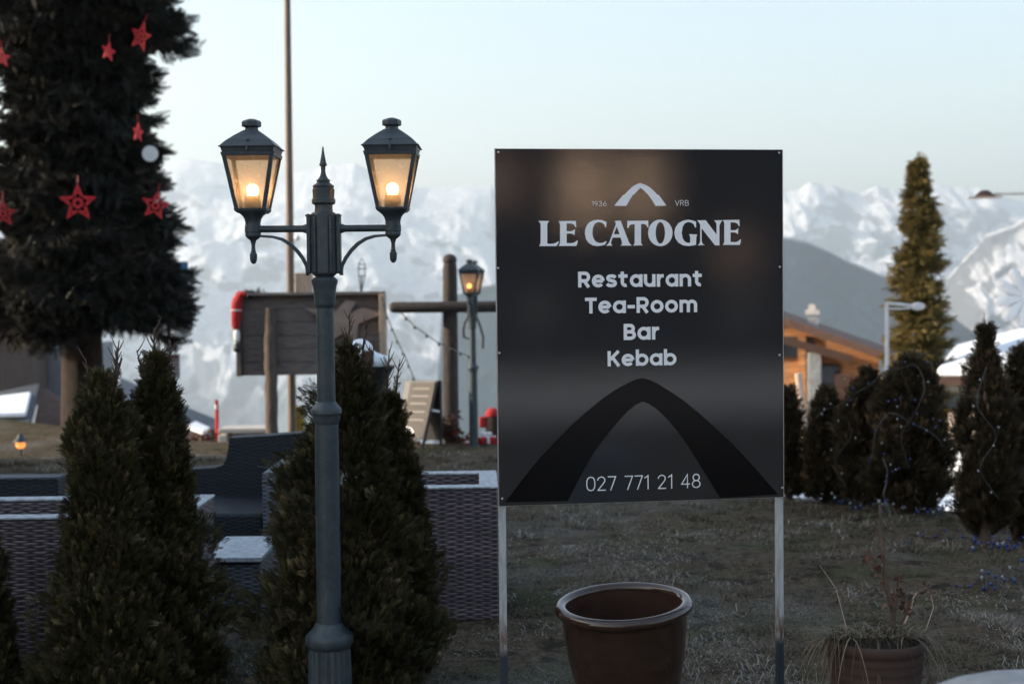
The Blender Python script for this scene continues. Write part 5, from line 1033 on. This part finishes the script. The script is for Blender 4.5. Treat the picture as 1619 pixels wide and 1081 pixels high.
def parcel(px, py, w, h_, Y, mt, label, rz=15):
    c = at(px, py, Y); k = Y / FPX; t = thing("gift_parcel", (c.x, Y, c.z), label, "parcel", "wrapped parcels by the distant lamp", R(rz)); W_, H_ = w * k, h_ * k
    MB().box((0, 0, H_ / 2), (W_, W_, H_)).build("box", M[mt], t, smooth=0, bevel=.015); b = MB().box((0, 0, H_ / 2), (W_ * .14, W_ + .012, H_ + .012)).box((0, 0, H_ / 2 + .002), (W_ + .016, W_ * .14, H_ + .012)); b.ball((-.03, 0, H_ + .03), .035, 10, 8, (1, .6, .7)).ball((.03, 0, H_ + .03), .035, 10, 8, (1, .6, .7)); b.build("ribbon", M['white' if mt == 'red' else 'red'], t)
parcel(769, 726, 30, 36, 14.9, 'red', "larger red parcel right of the distant lamp post"); parcel(736, 727, 18, 14, 14.8, 'red', "small red parcel left of the distant lamp post", 40); parcel(748, 722, 16, 26, 15.3, 'white', "white parcel behind the distant lamp post", -10); parcel(784, 728, 16, 14, 14.7, 'white', "small white parcel close to the sign's left edge", 30)
t0 = at(779, 690, 15.2); t = thing("wood_stump_ornament", (t0.x, 15.2, t0.z - .26), "dark stump ornament with a red cap standing behind the parcels", "ornament"); MB().lathe([(0, .10), (.05, .085), (.30, .075), (.46, .07), (.48, .06)], n=14).build("stump", M['bark'], t); MB().lathe([(.481, .075), (.50, .08), (.53, .07), (.56, .045), (.57, .015)], n=12).build("cap", M['red'], t); MB().box((-.10, -.02, .42), (.08, .05, .12)).build("side_bow", M['red'], t, bevel=.015)
# ------------------------------------------------------------------ right: street lamps, snowflake, leaning pole
M['greywhite'] = pm("pale grey paint", (0.5, 0.5, 0.5), (0.42, 0.42, 0.43), rough=0.5, scale=10, bump=0.03)
def white_lamp():
    Yw = 19.0; c = at(1402, 600, Yw); t = thing("modern_street_lamp", (c.x, Yw, float(H(c.x, Yw))), "white street lamp with a short arm in front of the sunlit spruce", "street lamp"); L = lambda px, py, dy=0: at(px, py, Yw + dy) - t.location
    a = L(1402, 478); MB().tube([(a.x, 0, 0), (a.x, 0, a.z)], [.030, .024], 14).build("pole", M['greywhite'], t, smooth=60); MB().tube([a + Vector((0, 0, -.01)), L(1425, 481), L(1446, 484)], .022, 10).tube([L(1402, 487.5), L(1424, 488), L(1444, 486)], .012, 8).build("arm", M['greywhite'], t, smooth=60); MB().ball(L(1451, 484), .075, 18, 12, (1.3, 1, .7)).build("lamp_head", M['greywhite'], t)
white_lamp()
def arm_lamp():
    Yw = 20.0; c = at(1690, 600, Yw); t = thing("tall_street_lamp", (c.x, Yw, float(H(c.x, Yw))), "tall street lamp whose brown head reaches in from the right edge", "street lamp"); L = lambda px, py, dy=0: at(px, py, Yw + dy) - t.location
    a = L(1690, 300); MB().tube([(a.x, 0, 0), (a.x, 0, a.z)], [.07, .045], 14).build("pole", M['greymetal'], t, smooth=60); MB().tube([a, L(1640, 306), L(1572, 307)], .022, 10).build("arm", M['plaster'], t, smooth=60)
    q = L(1557, 308); MB().lathe([(-.035, .10), (-.03, .15), (0.0, .12), (.035, .085), (.06, .05), (.065, .01)], q, 20).build("lamp_head", M['brownwood'], t); MB().lathe([(-.045, .22), (-.037, .25), (-.034, .10)], q, 20).build("shade", M['palewood'], t)
    f = bpy.data.objects.new("snowflake_light", None); COL.objects.link(f); f.location = at(1622, 470, 19.6); tag(f, "large white snowflake decoration hanging at the right edge", "decoration"); b = MB(); r = 50 * 19.6 / FPX
    for k in range(10):
        an = k * math.pi / 5 + .15; d = Vector((math.cos(an), 0, math.sin(an))); b.tube([d * r * .12, d * r * .5, d * r * .85, d * r], [.03, .075, .08, .035], 8)
    b.build("petal", M['white'], f, smooth=60); MB().ball((0, 0, 0), r * .16).build("hub", M['white'], f); MB().bar([(0, .03, 0), (a.x - (f.location.x - t.location.x), .2, 0)], .02, .02, (0, 0, 1)).build("bracket", M['greymetal'], f)
arm_lamp()
p0, p1 = at(1262, 590, 16.0), at(1275, 712, 16.0); b = MB(); b.tube([p1 - (p0 - p1) * .35, p1, p0], .042, 12); tag(b.build("leaning_pole", M['palewood'], None, smooth=60), "bright sunlit wooden pole leaning between the hedge and the chalet", "pole")
# mound, snow bank, foreground stone
def lump(name, px, py, Y, d, mt, label, cat):
    c = at(px, py, Y); b = MB(); b.ball((0, 0, 0), 1, 26, 16); o = b.build(name, M[mt], None, smooth=180)
    co = np.array([v.co for v in o.data.vertices]); n = 1 + (fbm(co[:, 0] * 1.3 + px, co[:, 2] * 1.6 + co[:, 1] * 1.3 + 3, 4) - .5) * .5; co = co * n[:, None] * np.array(d); o.data.vertices.foreach_set("co", co.astype(np.float32).ravel()); o.location = c; tag(o, label, cat)
lump("earth_mound", 1492, 838, 9.7, (.22, .2, .085), 'soil', "low dark mound of earth at the lawn's edge by the hedge", "mound")
lump("snow_pile", 1527, 742, 15.2, (.22, .3, .30), 'snow', "white snow pile showing between the hedge bushes", "snow pile"); lump("snow_pile", 1238, 800, 12.6, (.34, .3, .12), 'snow', "small snow pile low beside the sign's right edge", "snow pile"); lump("snow_pile", 1352, 806, 12.4, (.7, .3, .14), 'snow', "wide low snow pile under the hedge bushes", "snow pile")
def wall_stone():
    Y0 = 2.75; P = [at(1525, 1160, Y0), at(1560, 1128, Y0), at(1600, 1114, Y0), at(1660, 1104, Y0), at(1800, 1098, Y0)]; t = thing("stone_wall", (P[2].x, Y0, 0), "pale rounded stone wall top close in the bottom right corner", "wall")
    q = [p - t.location for p in P]; vs = []; fs = []; m = 7
    for i, p in enumerate(q):
        for j in range(m): e = math.pi * j / (m - 1); vs.append((p.x + .02 * math.cos(e), .14 - .16 * math.cos(e), p.z - .05 + .05 * math.sin(e) ** .7))
    n = len(q)
    for i in range(n - 1):
        for j in range(m - 1): fs.append((i * m + j, (i + 1) * m + j, (i + 1) * m + j + 1, i * m + j + 1))
    b = MB(); b.add(vs, fs); b.add([(q[0].x, -.02, 0), (q[-1].x, -.02, 0), (q[-1].x, .30, 0), (q[0].x, .30, 0)] + [(q[0].x, -.02, q[0].z - .05), (q[-1].x, -.02, q[0].z - .05), (q[-1].x, .30, q[0].z - .05), (q[0].x, .30, q[0].z - .05)], [(0, 1, 5, 4), (1, 2, 6, 5), (2, 3, 7, 6), (3, 0, 4, 7), (4, 5, 6, 7)])
    for i in range(n - 1): a0, a1, z = i * m, (i + 1) * m, q[0].z - .05; o = len(b.v); b.add([vs[a0], vs[a1], (vs[a1][0], -.02, z), (vs[a0][0], -.02, z)], [(0, 1, 2, 3)]); b.add([vs[a0 + m - 1], vs[a1 + m - 1], (vs[a1 + m - 1][0], .30, z), (vs[a0 + m - 1][0], .30, z)], [(3, 2, 1, 0)])
    b.build("coping", M['stone'], t, smooth=50)
wall_stone()
# ------------------------------------------------------------------ fairy lights on the hedge and the lawn
GL = "light strings on the hedge and lawn"
def fairy(pts, label, cable, nb, r=.008, jit=.02, mts=('led', 'led', 'ledw'), br=.006, on_ground=False):
    Pw = [at(*p) for p in pts]
    if on_ground: Pw = [Vector((p.x, p.y, float(H(p.x, p.y)) + .015 + rng.random() * .03)) for p in Pw]
    t = thing("fairy_lights", Pw[0], label, "string lights", GL); q = [p - Pw[0] for p in Pw]; fine = [Vector(v) for v in smooth([tuple(v) for v in q], 6)]; MB().tube(fine, r, 6).build("cable", M[cable], t, smooth=60)
    for k in range(nb):
        c = fine[int((k + .5) / nb * (len(fine) - 1))] + Vector(rng.normal(0, jit, 3)) + Vector((0, -jit, jit * .8)); MB().ball(c, br, 8, 6, (1, 1, 1.3)).build("bulb", M[mts[k % len(mts)]], t, smooth=60)
fairy([(1372, 745, 9.75), (1380, 715, 9.66), (1384, 685, 9.62), (1400, 658, 9.55), (1415, 654, 9.52), (1440, 668, 9.5), (1462, 678, 9.5), (1482, 692, 9.55), (1490, 705, 9.6)], "thick pale light cable arched over the tallest dense hedge thuja", 'cable', 16, .0032, .05)
fairy([(1396, 724, 9.5), (1403, 745, 9.45), (1401, 765, 9.45), (1397, 782, 9.42), (1404, 800, 9.4), (1408, 820, 9.35)], "pale twisted light cable dropping to the foot of the tallest dense hedge thuja", 'cable', 12, .004, .04)
fairy([(1330, 640, 10.1), (1352, 622, 10.0), (1375, 610, 9.9), (1398, 588, 9.9), (1425, 583, 9.75), (1448, 578, 9.7), (1462, 612, 9.6), (1448, 650, 9.5), (1425, 690, 9.5), (1438, 740, 9.45)], "thin dark string of blue lights wound over two hedge thujas", 'darkcable', 16, .003, .05)
fairy([(1290, 660, 10.2), (1310, 645, 10.15), (1335, 655, 10.15), (1345, 690, 10.1), (1320, 730, 10.1), (1338, 770, 10.0)], "dark string of white lights on the short hedge thuja", 'darkcable', 9, .003, .04, ('ledw',))
fairy([(1560, 580, 8.35), (1545, 640, 8.25), (1575, 690, 8.2), (1550, 740, 8.2), (1580, 790, 8.2)], "dark string of sparse white lights on the loose hedge thuja", 'darkcable', 6, .003, .03, ('ledw',))
def tangle(px0, px1, y0, y1, n, label, nb):
    pts = []
    for k in range(n): px, py = px0 + (px1 - px0) * (k / (n - 1)) + rng.normal(0, 8), rng.uniform(y0, y1); pts.append((px, py, 1.6 * FPX / (py - 460)))
    fairy(pts, label, 'darkcable', nb, .004, .02, ('led', 'led', 'ledw', 'led'), .008, True)
tangle(1300, 1380, 800, 825, 12, "tangle of blue lights on the lawn under the short hedge thuja", 16); tangle(1440, 1512, 815, 842, 12, "tangle of lights lying beside the dark earth mound", 18)
tangle(1535, 1612, 868, 900, 14, "dense tangle of blue lights at the foot of the loose hedge thuja", 26); tangle(1535, 1619, 925, 955, 12, "tangle of lights on the lawn nearest to the camera", 18); tangle(1420, 1560, 850, 880, 9, "loose blue light string trailing across the lawn between tangles", 10)
